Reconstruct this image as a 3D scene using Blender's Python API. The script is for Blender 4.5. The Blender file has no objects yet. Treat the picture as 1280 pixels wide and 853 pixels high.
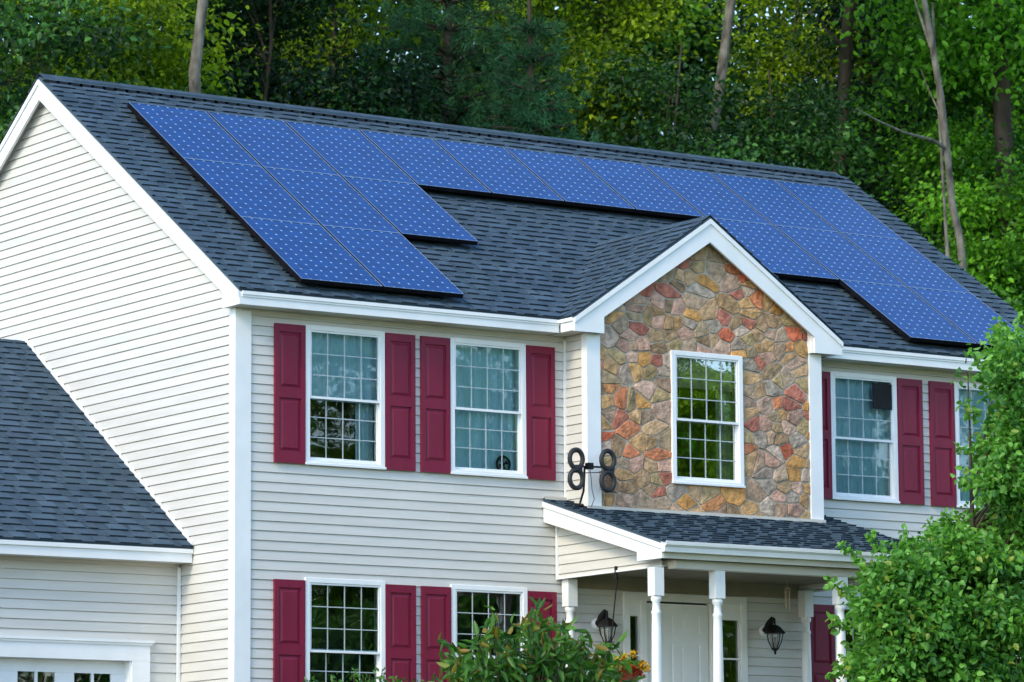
import bpy, math, random
import numpy as np
from mathutils import Vector, Matrix
R = math.radians
random.seed(7)
rng = np.random.default_rng(11)
sc = bpy.context.scene
COL = sc.collection

# ------------------------------------------------------------------ camera
CAM = Vector((-20.8932, -36.0236, -3.1886))
YAW, PITCH, ROLL, F = R(-34.1263), R(8.1066), R(-0.3667), 4961.66
fw = Vector((-math.sin(YAW)*math.cos(PITCH), math.cos(YAW)*math.cos(PITCH), math.sin(PITCH)))
rt = Vector((math.cos(YAW), math.sin(YAW), 0.0)); up = rt.cross(fw)
r2 = rt*math.cos(ROLL) + up*math.sin(ROLL); u2 = -rt*math.sin(ROLL) + up*math.cos(ROLL)
cd = bpy.data.cameras.new('camera'); cam = bpy.data.objects.new('camera', cd); COL.objects.link(cam)
cd.sensor_width = 36.0; cd.lens = F*36.0/1280.0; cd.clip_end = 2000; cd.clip_start = 0.5
cam.matrix_world = Matrix(((r2.x, u2.x, -fw.x, CAM.x), (r2.y, u2.y, -fw.y, CAM.y), (r2.z, u2.z, -fw.z, CAM.z), (0, 0, 0, 1)))
sc.camera = cam
cd.dof.use_dof = True; cd.dof.focus_distance = 42.5; cd.dof.aperture_fstop = 4.5

def at(u, v, ax, val):
    d = fw*F + r2*(u-640.0) + u2*(426.5-v)
    k = 'XYZ'.index(ax); t = (val-CAM[k])/d[k]
    return CAM + d*t

# ------------------------------------------------------------------ light
SUN_DIR = Vector((-0.74, -0.22, 0.56)).normalized()       # towards the sun: from the left and a little in front
sun_el = math.asin(SUN_DIR.z); sun_az = math.atan2(SUN_DIR.x, SUN_DIR.y)
w = bpy.data.worlds.new('World'); sc.world = w; w.use_nodes = True
nt = w.node_tree; bg = nt.nodes['Background']
sky = nt.nodes.new('ShaderNodeTexSky'); sky.sky_type = 'NISHITA'; sky.sun_disc = False
sky.sun_elevation = sun_el; sky.sun_rotation = sun_az; sky.air_density = 1.2; sky.dust_density = .6; sky.ozone_density = 3.0
nt.links.new(sky.outputs[0], bg.inputs[0]); bg.inputs[1].default_value = 0.15
sl = bpy.data.lights.new('sun', 'SUN'); sl.energy = 0.9; sl.angle = R(16); sl.color = (1.0, 0.82, 0.52)
so = bpy.data.objects.new('sun', sl); COL.objects.link(so)
so.rotation_euler = SUN_DIR.to_track_quat('Z', 'Y').to_euler()
sc.view_settings.view_transform = 'Standard'; sc.view_settings.look = 'None'
sc.view_settings.exposure = 1.41; sc.view_settings.gamma = 1.0; sc.view_settings.use_curve_mapping = False
sc.render.engine = 'CYCLES'
sc.cycles.max_bounces = 8; sc.cycles.transparent_max_bounces = 16

# ------------------------------------------------------------------ materials
def newmat(name):
    m = bpy.data.materials.new(name); m.use_nodes = True
    return m, m.node_tree, m.node_tree.nodes['Principled BSDF']
def N(nt, t, **k):
    n = nt.nodes.new(t)
    for a, b in k.items(): setattr(n, a, b)
    return n
def noise_mat(name, c1, c2, scale=8.0, rough=0.6, bump=0.0, bscale=40.0, stretch=(1, 1, 1), spec=0.5, detail=5.0, tone=False):
    m, t, b = newmat(name)
    tc = N(t, 'ShaderNodeTexCoord'); mp = N(t, 'ShaderNodeMapping'); mp.inputs['Scale'].default_value = stretch
    t.links.new(tc.outputs['Object'], mp.inputs['Vector'])
    nz = N(t, 'ShaderNodeTexNoise'); nz.inputs['Scale'].default_value = scale; nz.inputs['Detail'].default_value = detail
    t.links.new(mp.outputs[0], nz.inputs['Vector'])
    r = N(t, 'ShaderNodeValToRGB'); r.color_ramp.elements[0].position = .32; r.color_ramp.elements[1].position = .68
    r.color_ramp.elements[0].color = (*c1, 1); r.color_ramp.elements[1].color = (*c2, 1)
    t.links.new(nz.outputs['Fac'], r.inputs['Fac'])
    out = r.outputs[0]
    if tone:
        at_ = N(t, 'ShaderNodeVertexColor', layer_name='tone')
        mx = N(t, 'ShaderNodeMix', data_type='RGBA', blend_type='MULTIPLY'); mx.inputs[0].default_value = 1.0
        t.links.new(out, mx.inputs[6]); t.links.new(at_.outputs[0], mx.inputs[7]); out = mx.outputs[2]
    t.links.new(out, b.inputs['Base Color'])
    b.inputs['Roughness'].default_value = rough; b.inputs['Specular IOR Level'].default_value = spec
    if bump:
        n2 = N(t, 'ShaderNodeTexNoise'); n2.inputs['Scale'].default_value = bscale; n2.inputs['Detail'].default_value = 6
        t.links.new(mp.outputs[0], n2.inputs['Vector'])
        bp = N(t, 'ShaderNodeBump'); bp.inputs['Strength'].default_value = bump; bp.inputs['Distance'].default_value = .02
        t.links.new(n2.outputs['Fac'], bp.inputs['Height']); t.links.new(bp.outputs[0], b.inputs['Normal'])
    return m
M = {}
M['siding'] = noise_mat('siding', (.59, .58, .545), (.65, .64, .605), 2.5, .5, .12, 30, (.5, .5, 6), .3, tone=True)
M['trim'] = noise_mat('white_trim', (.78, .80, .80), (.86, .87, .87), 3, .4, .03, 20)
M['tan'] = noise_mat('tan_shade', (.26, .215, .14), (.31, .26, .175), 4, .7)  # porch shade on the upper entry wall, as a tan colour
M['muntin'] = noise_mat('muntin', (.40, .46, .47), (.46, .52, .53), 4, .5)
M['soffit'] = noise_mat('soffit', (.56, .53, .46), (.62, .59, .52), 3, .6)
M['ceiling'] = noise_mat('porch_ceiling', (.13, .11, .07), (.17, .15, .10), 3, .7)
M['shutter'] = noise_mat('burgundy_vinyl', (.170, .010, .034), (.210, .014, .043), 5, .42, .08, 60, (1, 1, .2), .3)
M['shingle'] = noise_mat('asphalt_shingle', (.042, .074, .105), (.066, .105, .140), 3.2, .9, .4, 90, tone=True, spec=.25)
M['black'] = noise_mat('black_metal', (.006, .006, .007), (.012, .012, .014), 9, .55, spec=.2)
M['rubber'] = noise_mat('black_plastic', (.010, .011, .013), (.018, .019, .022), 9, .6)
M['door'] = noise_mat('door_paint', (.78, .79, .77), (.84, .85, .83), 4, .4)
M['gdoor'] = noise_mat('garage_door_paint', (.70, .74, .76), (.76, .80, .82), 4, .45)
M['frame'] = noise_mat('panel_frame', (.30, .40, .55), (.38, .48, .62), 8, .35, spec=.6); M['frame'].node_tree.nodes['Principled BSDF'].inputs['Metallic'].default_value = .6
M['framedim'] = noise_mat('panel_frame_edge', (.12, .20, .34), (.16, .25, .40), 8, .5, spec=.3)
M['rail'] = noise_mat('rail_black', (.006, .006, .008), (.010, .010, .013), 8, .9, spec=.05)
M['curtain'] = noise_mat('curtain', (.74, .80, .80), (.86, .88, .88), 3, .9, .0, 10, (6, 1, .3))
M['blind'] = noise_mat('valance', (.68, .68, .52), (.76, .75, .60), 3, .9)
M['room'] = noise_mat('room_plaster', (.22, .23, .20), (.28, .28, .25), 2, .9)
M['mortar'] = noise_mat('mortar', (.38, .34, .27), (.48, .43, .35), 12, .95, .5, 60)
M['stone'] = noise_mat('stone', (.62, .60, .56), (1.32, 1.26, 1.15), 11, .9, 1.0, 24, tone=True, spec=.2, detail=8)
M['bark_grey'] = noise_mat('bark_grey', (.05, .045, .035), (.22, .21, .175), 7, .9, .8, 16, (1, 1, .5))
M['bark_brown'] = noise_mat('bark_brown', (.025, .019, .014), (.085, .065, .045), 5, .95, .8, 14, (1, 1, .3))
M['grass'] = noise_mat('grass', (.035, .07, .015), (.07, .12, .03), 1.5, .9, .6, 30)
M['forest_floor'] = noise_mat('forest_floor', (.03, .04, .015), (.06, .06, .03), .6, .95, .5, 10)
M['asphalt'] = noise_mat('asphalt', (.045, .045, .047), (.065, .065, .065), 6, .9, .4, 60)
M['concrete'] = noise_mat('concrete', (.36, .35, .33), (.46, .45, .42), 3, .85, .2, 40)
M['pot'] = noise_mat('terracotta', (.30, .05, .025), (.42, .09, .04), 5, .8)
M['copper'] = noise_mat('chime_metal', (.50, .36, .28), (.62, .46, .36), 5, .35)
M['cable'] = noise_mat('cable_grey', (.10, .11, .12), (.14, .15, .16), 5, .6)
M['lampglass'] = noise_mat('lamp_glass', (.55, .58, .58), (.65, .68, .68), 5, .15)
M['lampglass'].node_tree.nodes['Principled BSDF'].inputs['Alpha'].default_value = .35

def glass_mat(name='window_glass', k=1.0, tint=(.66, .90, .98, 1)):
    m, t, b = newmat(name)
    t.nodes.remove(b); out = t.nodes['Material Output']
    tr = N(t, 'ShaderNodeBsdfTransparent'); tr.inputs[0].default_value = tint
    gl = N(t, 'ShaderNodeBsdfGlossy'); gl.inputs['Roughness'].default_value = 0.015; gl.inputs['Color'].default_value = (.93, .97, 1, 1)
    tc = N(t, 'ShaderNodeTexCoord'); nz = N(t, 'ShaderNodeTexNoise'); nz.inputs['Scale'].default_value = 2.6; nz.inputs['Detail'].default_value = 1.5
    bp = N(t, 'ShaderNodeBump'); bp.inputs['Strength'].default_value = .3; bp.inputs['Distance'].default_value = .012
    t.links.new(tc.outputs['Object'], nz.inputs['Vector']); t.links.new(nz.outputs['Fac'], bp.inputs['Height']); t.links.new(bp.outputs[0], gl.inputs['Normal'])
    fr = N(t, 'ShaderNodeFresnel'); fr.inputs[0].default_value = 1.9
    mr = N(t, 'ShaderNodeMath', operation='MULTIPLY_ADD'); mr.inputs[1].default_value = k; mr.inputs[2].default_value = .03*k
    t.links.new(fr.outputs[0], mr.inputs[0])
    mx = N(t, 'ShaderNodeMixShader'); t.links.new(mr.outputs[0], mx.inputs[0]); t.links.new(tr.outputs[0], mx.inputs[1]); t.links.new(gl.outputs[0], mx.inputs[2])
    t.links.new(mx.outputs[0], out.inputs[0]); return m
M['glass'] = glass_mat(k=.95); M['glass_clear'] = glass_mat('clear_glass', 3.4, (.96, .98, .94, 1))

def cell_mat():
    # monocrystalline cells: clipped square cells, silver backing at the clipped corners, thin gaps
    m, t, b = newmat('solar_cells')
    tc = N(t, 'ShaderNodeTexCoord'); sp = N(t, 'ShaderNodeSeparateXYZ'); t.links.new(tc.outputs['Object'], sp.inputs[0])
    L = t.links
    def mth(op, a, c=None):
        n = N(t, 'ShaderNodeMath', operation=op)
        for i, x in enumerate((a, c)):
            if x is None: continue
            if isinstance(x, (int, float)): n.inputs[i].default_value = x
            else: L.new(x, n.inputs[i])
        return n.outputs[0]
    def cellc(o, n, size):
        x = mth('MULTIPLY', o, n/size); f = mth('FRACT', mth('ADD', x, 100.0)); return mth('ABSOLUTE', mth('SUBTRACT', f, .5)), mth('FLOOR', mth('ADD', x, 100.0))
    ax, ix = cellc(sp.outputs[0], 8, 1.008); ay, iy = cellc(sp.outputs[1], 12, 1.512)
    dia = mth('GREATER_THAN', mth('ADD', ax, ay), .875)
    gap = mth('GREATER_THAN', mth('MAXIMUM', ax, ay), .487)
    bus = mth('LESS_THAN', mth('ABSOLUTE', mth('SUBTRACT', mth('FRACT', mth('MULTIPLY', ax, 4.0)), .5)), .03)
    comb = N(t, 'ShaderNodeCombineXYZ'); L.new(ix, comb.inputs[0]); L.new(iy, comb.inputs[1])
    wn = N(t, 'ShaderNodeTexWhiteNoise', noise_dimensions='3D'); L.new(comb.outputs[0], wn.inputs['Vector'])
    ramp = N(t, 'ShaderNodeValToRGB'); ramp.color_ramp.elements[0].color = (.0006, .034, .150, 1); ramp.color_ramp.elements[1].color = (.001, .047, .200, 1)
    L.new(wn.outputs['Value'], ramp.inputs[0])
    m1 = N(t, 'ShaderNodeMix', data_type='RGBA'); L.new(gap, m1.inputs[0]); L.new(ramp.outputs[0], m1.inputs[6]); m1.inputs[7].default_value = (.035, .11, .28, 1)
    m2 = N(t, 'ShaderNodeMix', data_type='RGBA'); L.new(dia, m2.inputs[0]); L.new(m1.outputs[2], m2.inputs[6]); m2.inputs[7].default_value = (.34, .48, .66, 1)
    L.new(m2.outputs[2], b.inputs['Base Color'])
    b.inputs['Roughness'].default_value = .12; b.inputs['Specular IOR Level'].default_value = .17
    b.inputs['Coat Weight'].default_value = .0; b.inputs['Coat Roughness'].default_value = .08
    nz = N(t, 'ShaderNodeTexNoise'); nz.inputs['Scale'].default_value = 3.0
    L.new(tc.outputs['Object'], nz.inputs['Vector'])
    bp = N(t, 'ShaderNodeBump'); bp.inputs['Strength'].default_value = .1; bp.inputs['Distance'].default_value = .01
    L.new(nz.outputs['Fac'], bp.inputs['Height']); L.new(bp.outputs[0], b.inputs['Normal'])
    return m
M['cells'] = cell_mat()

def leaf_mat(name, dark, light, accent=None, transl=.35, rough=.45):
    m, t, b = newmat(name); out = t.nodes['Material Output']
    vc = N(t, 'ShaderNodeVertexColor', layer_name='tone')
    sp = N(t, 'ShaderNodeSeparateColor'); t.links.new(vc.outputs[0], sp.inputs[0])
    r = N(t, 'ShaderNodeValToRGB'); r.color_ramp.elements[0].color = (*dark, 1); r.color_ramp.elements[1].color = (*light, 1)
    t.links.new(sp.outputs[0], r.inputs[0]); c = r.outputs[0]
    if accent:
        mx = N(t, 'ShaderNodeMix', data_type='RGBA'); t.links.new(sp.outputs[1], mx.inputs[0]); t.links.new(c, mx.inputs[6]); mx.inputs[7].default_value = (*accent, 1); c = mx.outputs[2]
    t.links.new(c, b.inputs['Base Color']); b.inputs['Roughness'].default_value = rough; b.inputs['Specular IOR Level'].default_value = .35
    tr = N(t, 'ShaderNodeBsdfTranslucent')
    br = N(t, 'ShaderNodeMix', data_type='RGBA', blend_type='MULTIPLY'); br.inputs[0].default_value = 1; t.links.new(c, br.inputs[6]); br.inputs[7].default_value = (1.6, 1.5, .6, 1)
    t.links.new(br.outputs[2], tr.inputs[0])
    mx = N(t, 'ShaderNodeMixShader'); mx.inputs[0].default_value = transl
    t.links.new(b.outputs[0], mx.inputs[1]); t.links.new(tr.outputs[0], mx.inputs[2]); t.links.new(mx.outputs[0], out.inputs[0])
    return m
M['leaf_dark'] = leaf_mat('leaf_dark', (.004, .030, .011), (.11, .31, .055))
M['leaf_deep'] = leaf_mat('leaf_deep', (.003, .020, .010), (.035, .13, .03))
M['leaf_mid'] = leaf_mat('leaf_mid', (.007, .048, .010), (.22, .52, .04))
M['leaf_sunlit_gold'] = leaf_mat('leaf_sunlit_gold', (.010, .060, .008), (.55, .78, .03), transl=.5)  # sunlight is put into the leaf colour as the yellow end
M['leaf_bright'] = leaf_mat('leaf_bright', (.012, .085, .010), (.28, .68, .05), transl=.45)
M['needle'] = leaf_mat('needle', (.009, .050, .022), (.07, .25, .09), transl=.1, rough=.6)
M['leaf_tree'] = leaf_mat('leaf_tree', (.030, .13, .018), (.21, .50, .08), (.40, .45, .08), transl=.35, rough=.35)
M['leaf_shrub'] = leaf_mat('leaf_shrub', (.018, .085, .014), (.12, .30, .04), (.34, .20, .04), transl=.35, rough=.4)
M['petal_yellow'] = leaf_mat('petal_yellow', (.55, .28, .01), (.68, .46, .03), transl=.2)
M['petal_red'] = leaf_mat('petal_red', (.30, .035, .012), (.45, .07, .02), transl=.2)

# ------------------------------------------------------------------ mesh helpers
class MB:
    def __init__(s): s.v = []; s.f = []; s.mi = []; s.t = []
    def face(s, pts, mi=0, tone=(1, 1, 1)):
        b = len(s.v); s.v += [tuple(p) for p in pts]; s.f.append(tuple(range(b, b+len(pts)))); s.mi.append(mi); s.t.append(tone)
    def box(s, x0, x1, y0, y1, z0, z1, mi=0, tone=(1, 1, 1)):
        p = [Vector((x, y, z)) for z in (z0, z1) for y in (y0, y1) for x in (x0, x1)]
        for q in ((0, 2, 3, 1), (4, 5, 7, 6), (0, 1, 5, 4), (2, 6, 7, 3), (0, 4, 6, 2), (1, 3, 7, 5)):
            s.face([p[i] for i in q], mi, tone)
    def prism(s, poly, d, mi=0, tone=(1, 1, 1)):
        d = Vector(d); a = [Vector(p) for p in poly]; c = [p+d for p in a]; n = len(a)
        s.face(a, mi, tone); s.face(c[::-1], mi, tone)
        for i in range(n): s.face([a[i], c[i], c[(i+1) % n], a[(i+1) % n]], mi, tone)
    def tube(s, pts, rad, n=8, mi=0, closed=False, tone=(1, 1, 1)):
        pts = [Vector(p) for p in pts]; m = len(pts)
        if not hasattr(rad, '__len__'): rad = [rad]*m
        rings = []; prev = None
        for i, p in enumerate(pts):
            if closed: d = pts[(i+1) % m]-pts[i-1]
            else: d = pts[min(i+1, m-1)]-pts[max(i-1, 0)]
            d.normalize()
            if prev is None:
                a = d.orthogonal().normalized()
            else:
                a = (prev - d*prev.dot(d)).normalized()
            prev = a; b = d.cross(a)
            base = len(s.v)
            for k in range(n):
                th = 2*math.pi*k/n; s.v.append(tuple(p+(a*math.cos(th)+b*math.sin(th))*rad[i]))
            rings.append(base)
        rr = list(zip(rings, rings[1:])) + ([(rings[-1], rings[0])] if closed else [])
        for r0, r1 in rr:
            for k in range(n):
                s.f.append((r0+k, r0+(k+1) % n, r1+(k+1) % n, r1+k)); s.mi.append(mi); s.t.append(tone)
        if not closed:
            s.f.append(tuple(rings[0]+k for k in range(n))[::-1]); s.mi.append(mi); s.t.append(tone)
            s.f.append(tuple(rings[-1]+k for k in range(n))); s.mi.append(mi); s.t.append(tone)
    def lathe(s, c, prof, n=20, mi=0):
        c = Vector(c); base = len(s.v)
        for r, z in prof:
            for k in range(n):
                th = 2*math.pi*k/n; s.v.append((c.x+r*math.cos(th), c.y+r*math.sin(th), c.z+z))
        for i in range(len(prof)-1):
            for k in range(n):
                s.f.append((base+i*n+k, base+i*n+(k+1) % n, base+(i+1)*n+(k+1) % n, base+(i+1)*n+k)); s.mi.append(mi); s.t.append((1, 1, 1))
        s.f.append(tuple(base+k for k in range(n))[::-1]); s.mi.append(mi); s.t.append((1, 1, 1))
        e = base+(len(prof)-1)*n; s.f.append(tuple(e+k for k in range(n))); s.mi.append(mi); s.t.append((1, 1, 1))
    def build(s, name, mats, parent=None, smooth=False, loc=None, bevel=0, fix=True):
        me = bpy.data.meshes.new(name); me.from_pydata(s.v, [], s.f)
        if not isinstance(mats, (list, tuple)): mats = [mats]
        for m in mats: me.materials.append(m)
        me.polygons.foreach_set('material_index', s.mi)
        ca = me.color_attributes.new('tone', 'FLOAT_COLOR', 'CORNER')
        cols = []
        for f, t in zip(s.f, s.t): cols += [t[0], t[1], t[2], 1.0]*len(f)
        ca.data.foreach_set('color', cols)
        if smooth: me.polygons.foreach_set('use_smooth', [True]*len(s.f))
        if fix:
            import bmesh
            bm = bmesh.new(); bm.from_mesh(me)
            if bevel: bmesh.ops.remove_doubles(bm, verts=bm.verts, dist=1e-5)
            bmesh.ops.recalc_face_normals(bm, faces=bm.faces); bm.to_mesh(me); bm.free()
        o = bpy.data.objects.new(name, me); COL.objects.link(o)
        if loc is not None:
            o.location = loc
        if parent: o.parent = parent
        if bevel:
            md = o.modifiers.new('edge', 'BEVEL'); md.width = bevel; md.segments = 2; md.limit_method = 'ANGLE'; md.angle_limit = R(40)
        if smooth:
            try: me.set_sharp_from_angle(angle=R(42))
            except Exception: pass
        return o
def empty(name, loc=(0, 0, 0), label=None, cat=None, group=None, rot=None):
    o = bpy.data.objects.new(name, None); COL.objects.link(o); o.location = loc
    if rot is not None: o.rotation_euler = rot
    tag(o, label, cat, group); return o
def tag(o, label=None, cat=None, group=None, kind=None):
    if label: o['label'] = label
    if cat: o['category'] = cat
    if group: o['group'] = group
    if kind: o['kind'] = kind
    return o
def local(mb, o):          # put mesh coordinates relative to a thing's origin (no rotation)
    l = Vector(o.location); mb.v = [tuple(Vector(p)-l) for p in mb.v]; return mb

# ------------------------------------------------------------------ dimensions (metres)
D = 8.685; YR = D/2; EO = .282; RO = .129; ZE = 3.271; ZR = 6.3585; XR = 11.79
PIT = (ZR-ZE)/(YR+EO)
XW = XR-RO                                  # right wall
ZS = 3.10                                   # soffit
ZB = -2.3                                   # bottom of walls
B = .45; BX0 = 4.2245; BX1 = 7.476; BO = .26; BXC = (BX0+BX1)/2; ZBA = 4.544; BYF = -B-RO
BP = (ZBA-ZE)/(BXC-(BX0-BO))
QX0 = 3.913; QX1 = 7.87; QZ0 = 1.281; QY1 = -2.222; QZ1 = .6396; QS = (QZ0-QZ1)/(-QY1)
GY = 1.18; GE = .3; GZ = .6353; GRY = 4.8387; GRZ = 3.329; GX = -7.6
GP = (GRZ-GZ)/(GRY-(GY-GE))
LAP = .1037
WW, WH = 1.002, 1.5

house = empty('house', (0, 0, ZB), 'cream sided two storey house with burgundy shutters, stone gable, porch and attached garage', 'house')
HL = Vector(house.location)
def hb(mb, name, mats, parent=None, **k):
    """a part of the house, world coordinates in"""
    l = HL; mb.v = [tuple(Vector(p)-l) for p in mb.v]
    return mb.build(name, mats, parent or house, **k)

# ------------------------------------------------------------------ siding
def siding(mb, org, along, out, z0, z1, ext, holes=(), phase=0.0, dep=.016):
    """ext(z)->(a0,a1); holes: (a0,a1,z0,z1). real lapped courses"""
    org = Vector(org); al = Vector(along); ou = Vector(out)
    def P(a, z, o): return Vector((org.x, org.y, 0))+al*a+ou*o+Vector((0, 0, z))
    k = math.floor((z0-phase)/LAP)
    zc = phase+k*LAP
    while zc < z1:
        g = .0105
        prof = [(zc, dep), (zc+LAP-g, .006), (zc+LAP-g, -.004), (zc+LAP, -.004), (zc+LAP, dep)]
        tone = 1+random.uniform(-.012, .012)
        for (za, oa), (zb, ob_) in zip(prof, prof[1:]):
            cuts = sorted({za, zb} | {h for hh in holes for h in (hh[2], hh[3]) if za < h < zb} | {h for h in (z0, z1) if za < h < zb})
            if len(cuts) == 1: cuts = [za, zb]
            for c0, c1 in zip(cuts, cuts[1:]):
                mid = (c0+c1)/2
                if mid < z0 or mid > z1: continue
                f = lambda z: oa+(ob_-oa)*((z-za)/(zb-za)) if zb > za+1e-9 else None
                o0, o1 = (f(c0), f(c1)) if zb > za+1e-9 else (oa, ob_)
                e0, e1 = ext(min(max(c0, z0), z1)), ext(min(max(c1, z0), z1))
                if e0 is None and e1 is None: continue
                e0 = e0 or e1; e1 = e1 or e0
                segs = [(e0[0], e1[0], e0[1], e1[1])]
                for h in holes:
                    if h[2]-1e-6 <= mid <= h[3]+1e-6:
                        ns = []
                        for a, b, c, d in segs:
                            if h[0] > min(a, b) and h[1] < max(c, d): ns += [(a, b, h[0], h[0]), (h[1], h[1], c, d)]
                            elif h[1] <= min(a, b) or h[0] >= max(c, d): ns.append((a, b, c, d))
                            elif h[0] <= min(a, b): ns.append((h[1], h[1], c, d))
                            else: ns.append((a, b, h[0], h[0]))
                        segs = ns
                for a, b, c, d in segs:
                    if c-a < 1e-4 and d-b < 1e-4: continue
                    if oa > .01 and ob_ < .01 and c-a > 1.2:       # boards butt at random joints, each with its own slight tint
                        fr = [0.0]; L_ = c-a
                        while True:
                            nx_ = fr[-1]+random.uniform(1.6, 3.7)/L_
                            if nx_ >= .95: break
                            fr.append(nx_)
                        fr.append(1.0)
                        for f0, f1 in zip(fr, fr[1:]):
                            tt_ = 1+random.uniform(-.035, .02); dd_ = random.uniform(0, .0015)
                            mb.face([P(a+(c-a)*f0, c0, o0+dd_), P(a+(c-a)*f1, c0, o0+dd_), P(b+(d-b)*f1, c1, o1), P(b+(d-b)*f0, c1, o1)], 0, (tt_, tt_, tt_))
                    else: mb.face([P(a, c0, o0), P(c, c0, o0), P(d, c1, o1), P(b, c1, o1)], 0, (tone, tone, tone))
        zc += LAP

wins = {'w1': .832, 'w2': 2.678, 'w3': 7.985, 'w4': 9.872}
ZT, ZL = 2.983, .2755
SW, SZT = 5.353, 2.985
ins = .05
front_holes = []
for x in wins.values():
    for zt in (ZT, ZL): front_holes.append((x+ins, x+WW-ins, zt-WH+ins, zt-ins))
front_holes.append((BX0+.15, BX1-.15, 1.25, 3.0))
front_holes.append((5.02, 6.66, -1.95, .24))                    # door opening
mb = MB(); siding(mb, (0, 0, 0), (1, 0, 0), (0, -1, 0), ZB, ZS, lambda z: (.12, XW-.1), front_holes, phase=.03)
hb(mb, 'front_wall', M['siding'])
# gable wall, clipped by the rake soffit
def gext(z):
    hw = (ZR-.10-z)/PIT
    if hw <= 0: return None
    return (max(YR-hw, .08), min(YR+hw, D-.08))
mb = MB(); siding(mb, (0, 0, 0), (0, 1, 0), (-1, 0, 0), ZB, ZR-.2, gext, phase=.03)
hb(mb, 'gable_wall', M['siding'])
mb = MB(); siding(mb, (XW, 0, 0), (0, 1, 0), (1, 0, 0), ZB, ZR-.2, gext, phase=.03)
hb(mb, 'gable_wall', M['siding'])
mb = MB(); siding(mb, (0, D, 0), (1, 0, 0), (0, 1, 0), ZB, ZS, lambda z: (.1, XW-.1), phase=.03)
hb(mb, 'rear_wall', M['siding'])
# inner shell: floors and room partitions so that rooms are closed and dim
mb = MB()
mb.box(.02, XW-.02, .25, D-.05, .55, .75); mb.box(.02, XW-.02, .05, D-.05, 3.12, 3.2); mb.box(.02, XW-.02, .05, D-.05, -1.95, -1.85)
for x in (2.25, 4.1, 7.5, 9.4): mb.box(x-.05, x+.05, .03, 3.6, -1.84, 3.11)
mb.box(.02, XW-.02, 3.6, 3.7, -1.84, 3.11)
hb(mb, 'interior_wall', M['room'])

# ------------------------------------------------------------------ corner boards
def corner(x, y, sx, sy, z0, z1, wx=.1675, wy=.10, name='corner_board'):
    # outside corner at (x,y); sx: direction of the front board, sy: direction of the side board
    m = MB(); t = .028
    xo = x-sx*t; yo = y-sy*t
    m.box(min(xo, x+sx*wx), max(xo, x+sx*wx), min(yo, y), max(yo, y), z0, z1)
    m.box(min(xo, x), max(xo, x), min(y+sy*.0005, y+sy*wy), max(y+sy*.0005, y+sy*wy), z0, z1)
    return hb(m, name, M['trim'])
corner(0, 0, 1, 1, ZB, ZS-.002); corner(XW, 0, -1, 1, ZB, ZS-.002)
corner(0, D, 1, -1, ZB, ZS-.002); corner(XW, D, -1, -1, ZB, ZS-.002)
corner(BX0, -B, 1, 1, .9, ZS-.004, .153, .08); corner(BX1, -B, -1, 1, .9, ZS-.004, .148, .08)
m = MB(); m.box(.17, 4.2, -.03, -.018, ZS-.045, ZS); hb(m, 'frieze_board', M['soffit'])
m = MB(); m.box(7.5, XW-.17, -.03, -.018, ZS-.045, ZS); hb(m, 'frieze_board', M['soffit'])

# ------------------------------------------------------------------ shingled planes
def shingles(mb, org, al, sd, L, ext, exp_=.143, flip=False, seed=0):
    """org: eave origin, al: along, sd: up slope (unit), ext(t0,t1)->(a0,a0',a1,a1') edges at lower/upper"""
    rnd = random.Random(seed)
    org = Vector(org); al = Vector(al).normalized(); sd = Vector(sd).normalized(); n = al.cross(sd).normalized()
    if n.z < 0: n = -n
    P = lambda a, t, h: org+al*a+sd*t+n*h
    t = 0.0
    while t < L-.02:
        t1 = min(t+exp_, L)
        e = ext(t, t1)
        if e is None: t = t1; continue
        a0, b0, a1, b1 = e                         # lower-left, upper-left, lower-right, upper-right
        tn = rnd.uniform(.78, .92)
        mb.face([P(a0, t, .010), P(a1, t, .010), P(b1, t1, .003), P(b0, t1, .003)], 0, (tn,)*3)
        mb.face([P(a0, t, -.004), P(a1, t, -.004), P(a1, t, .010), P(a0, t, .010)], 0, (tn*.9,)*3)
        a = max(a0, b0)-rnd.uniform(0, .2); amax = min(a1, b1); amin = max(a0, b0)
        while a < amax:
            wd = rnd.uniform(.10, .30); x0 = max(a, amin); x1 = min(a+wd, amax)
            if x1-x0 > .02:
                tn = rnd.choice((.86, .94, 1.0, 1.06, 1.14))+rnd.uniform(-.04, .04); tc = (tn, tn*rnd.uniform(.98, 1.02), tn*rnd.uniform(.97, 1.05))
                h0, h1 = .023, .005
                mb.face([P(x0, t, h0), P(x1, t, h0), P(x1, t1, h1), P(x0, t1, h1)], 0, tc)
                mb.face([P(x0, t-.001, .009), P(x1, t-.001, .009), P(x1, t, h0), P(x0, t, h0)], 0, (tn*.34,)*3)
                mb.face([P(x0, t, .009), P(x0, t, h0), P(x0, t1, h1), P(x0, t1, .002)], 0, tc)
                mb.face([P(x1, t, .009), P(x1, t, h0), P(x1, t1, h1), P(x1, t1, .002)], 0, tc)
            a += wd+rnd.uniform(.04, .17)
        t = t1
def slab(mb, pts, th, mi=0):
    mb.prism(pts, (0, 0, -th), mi)
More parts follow.
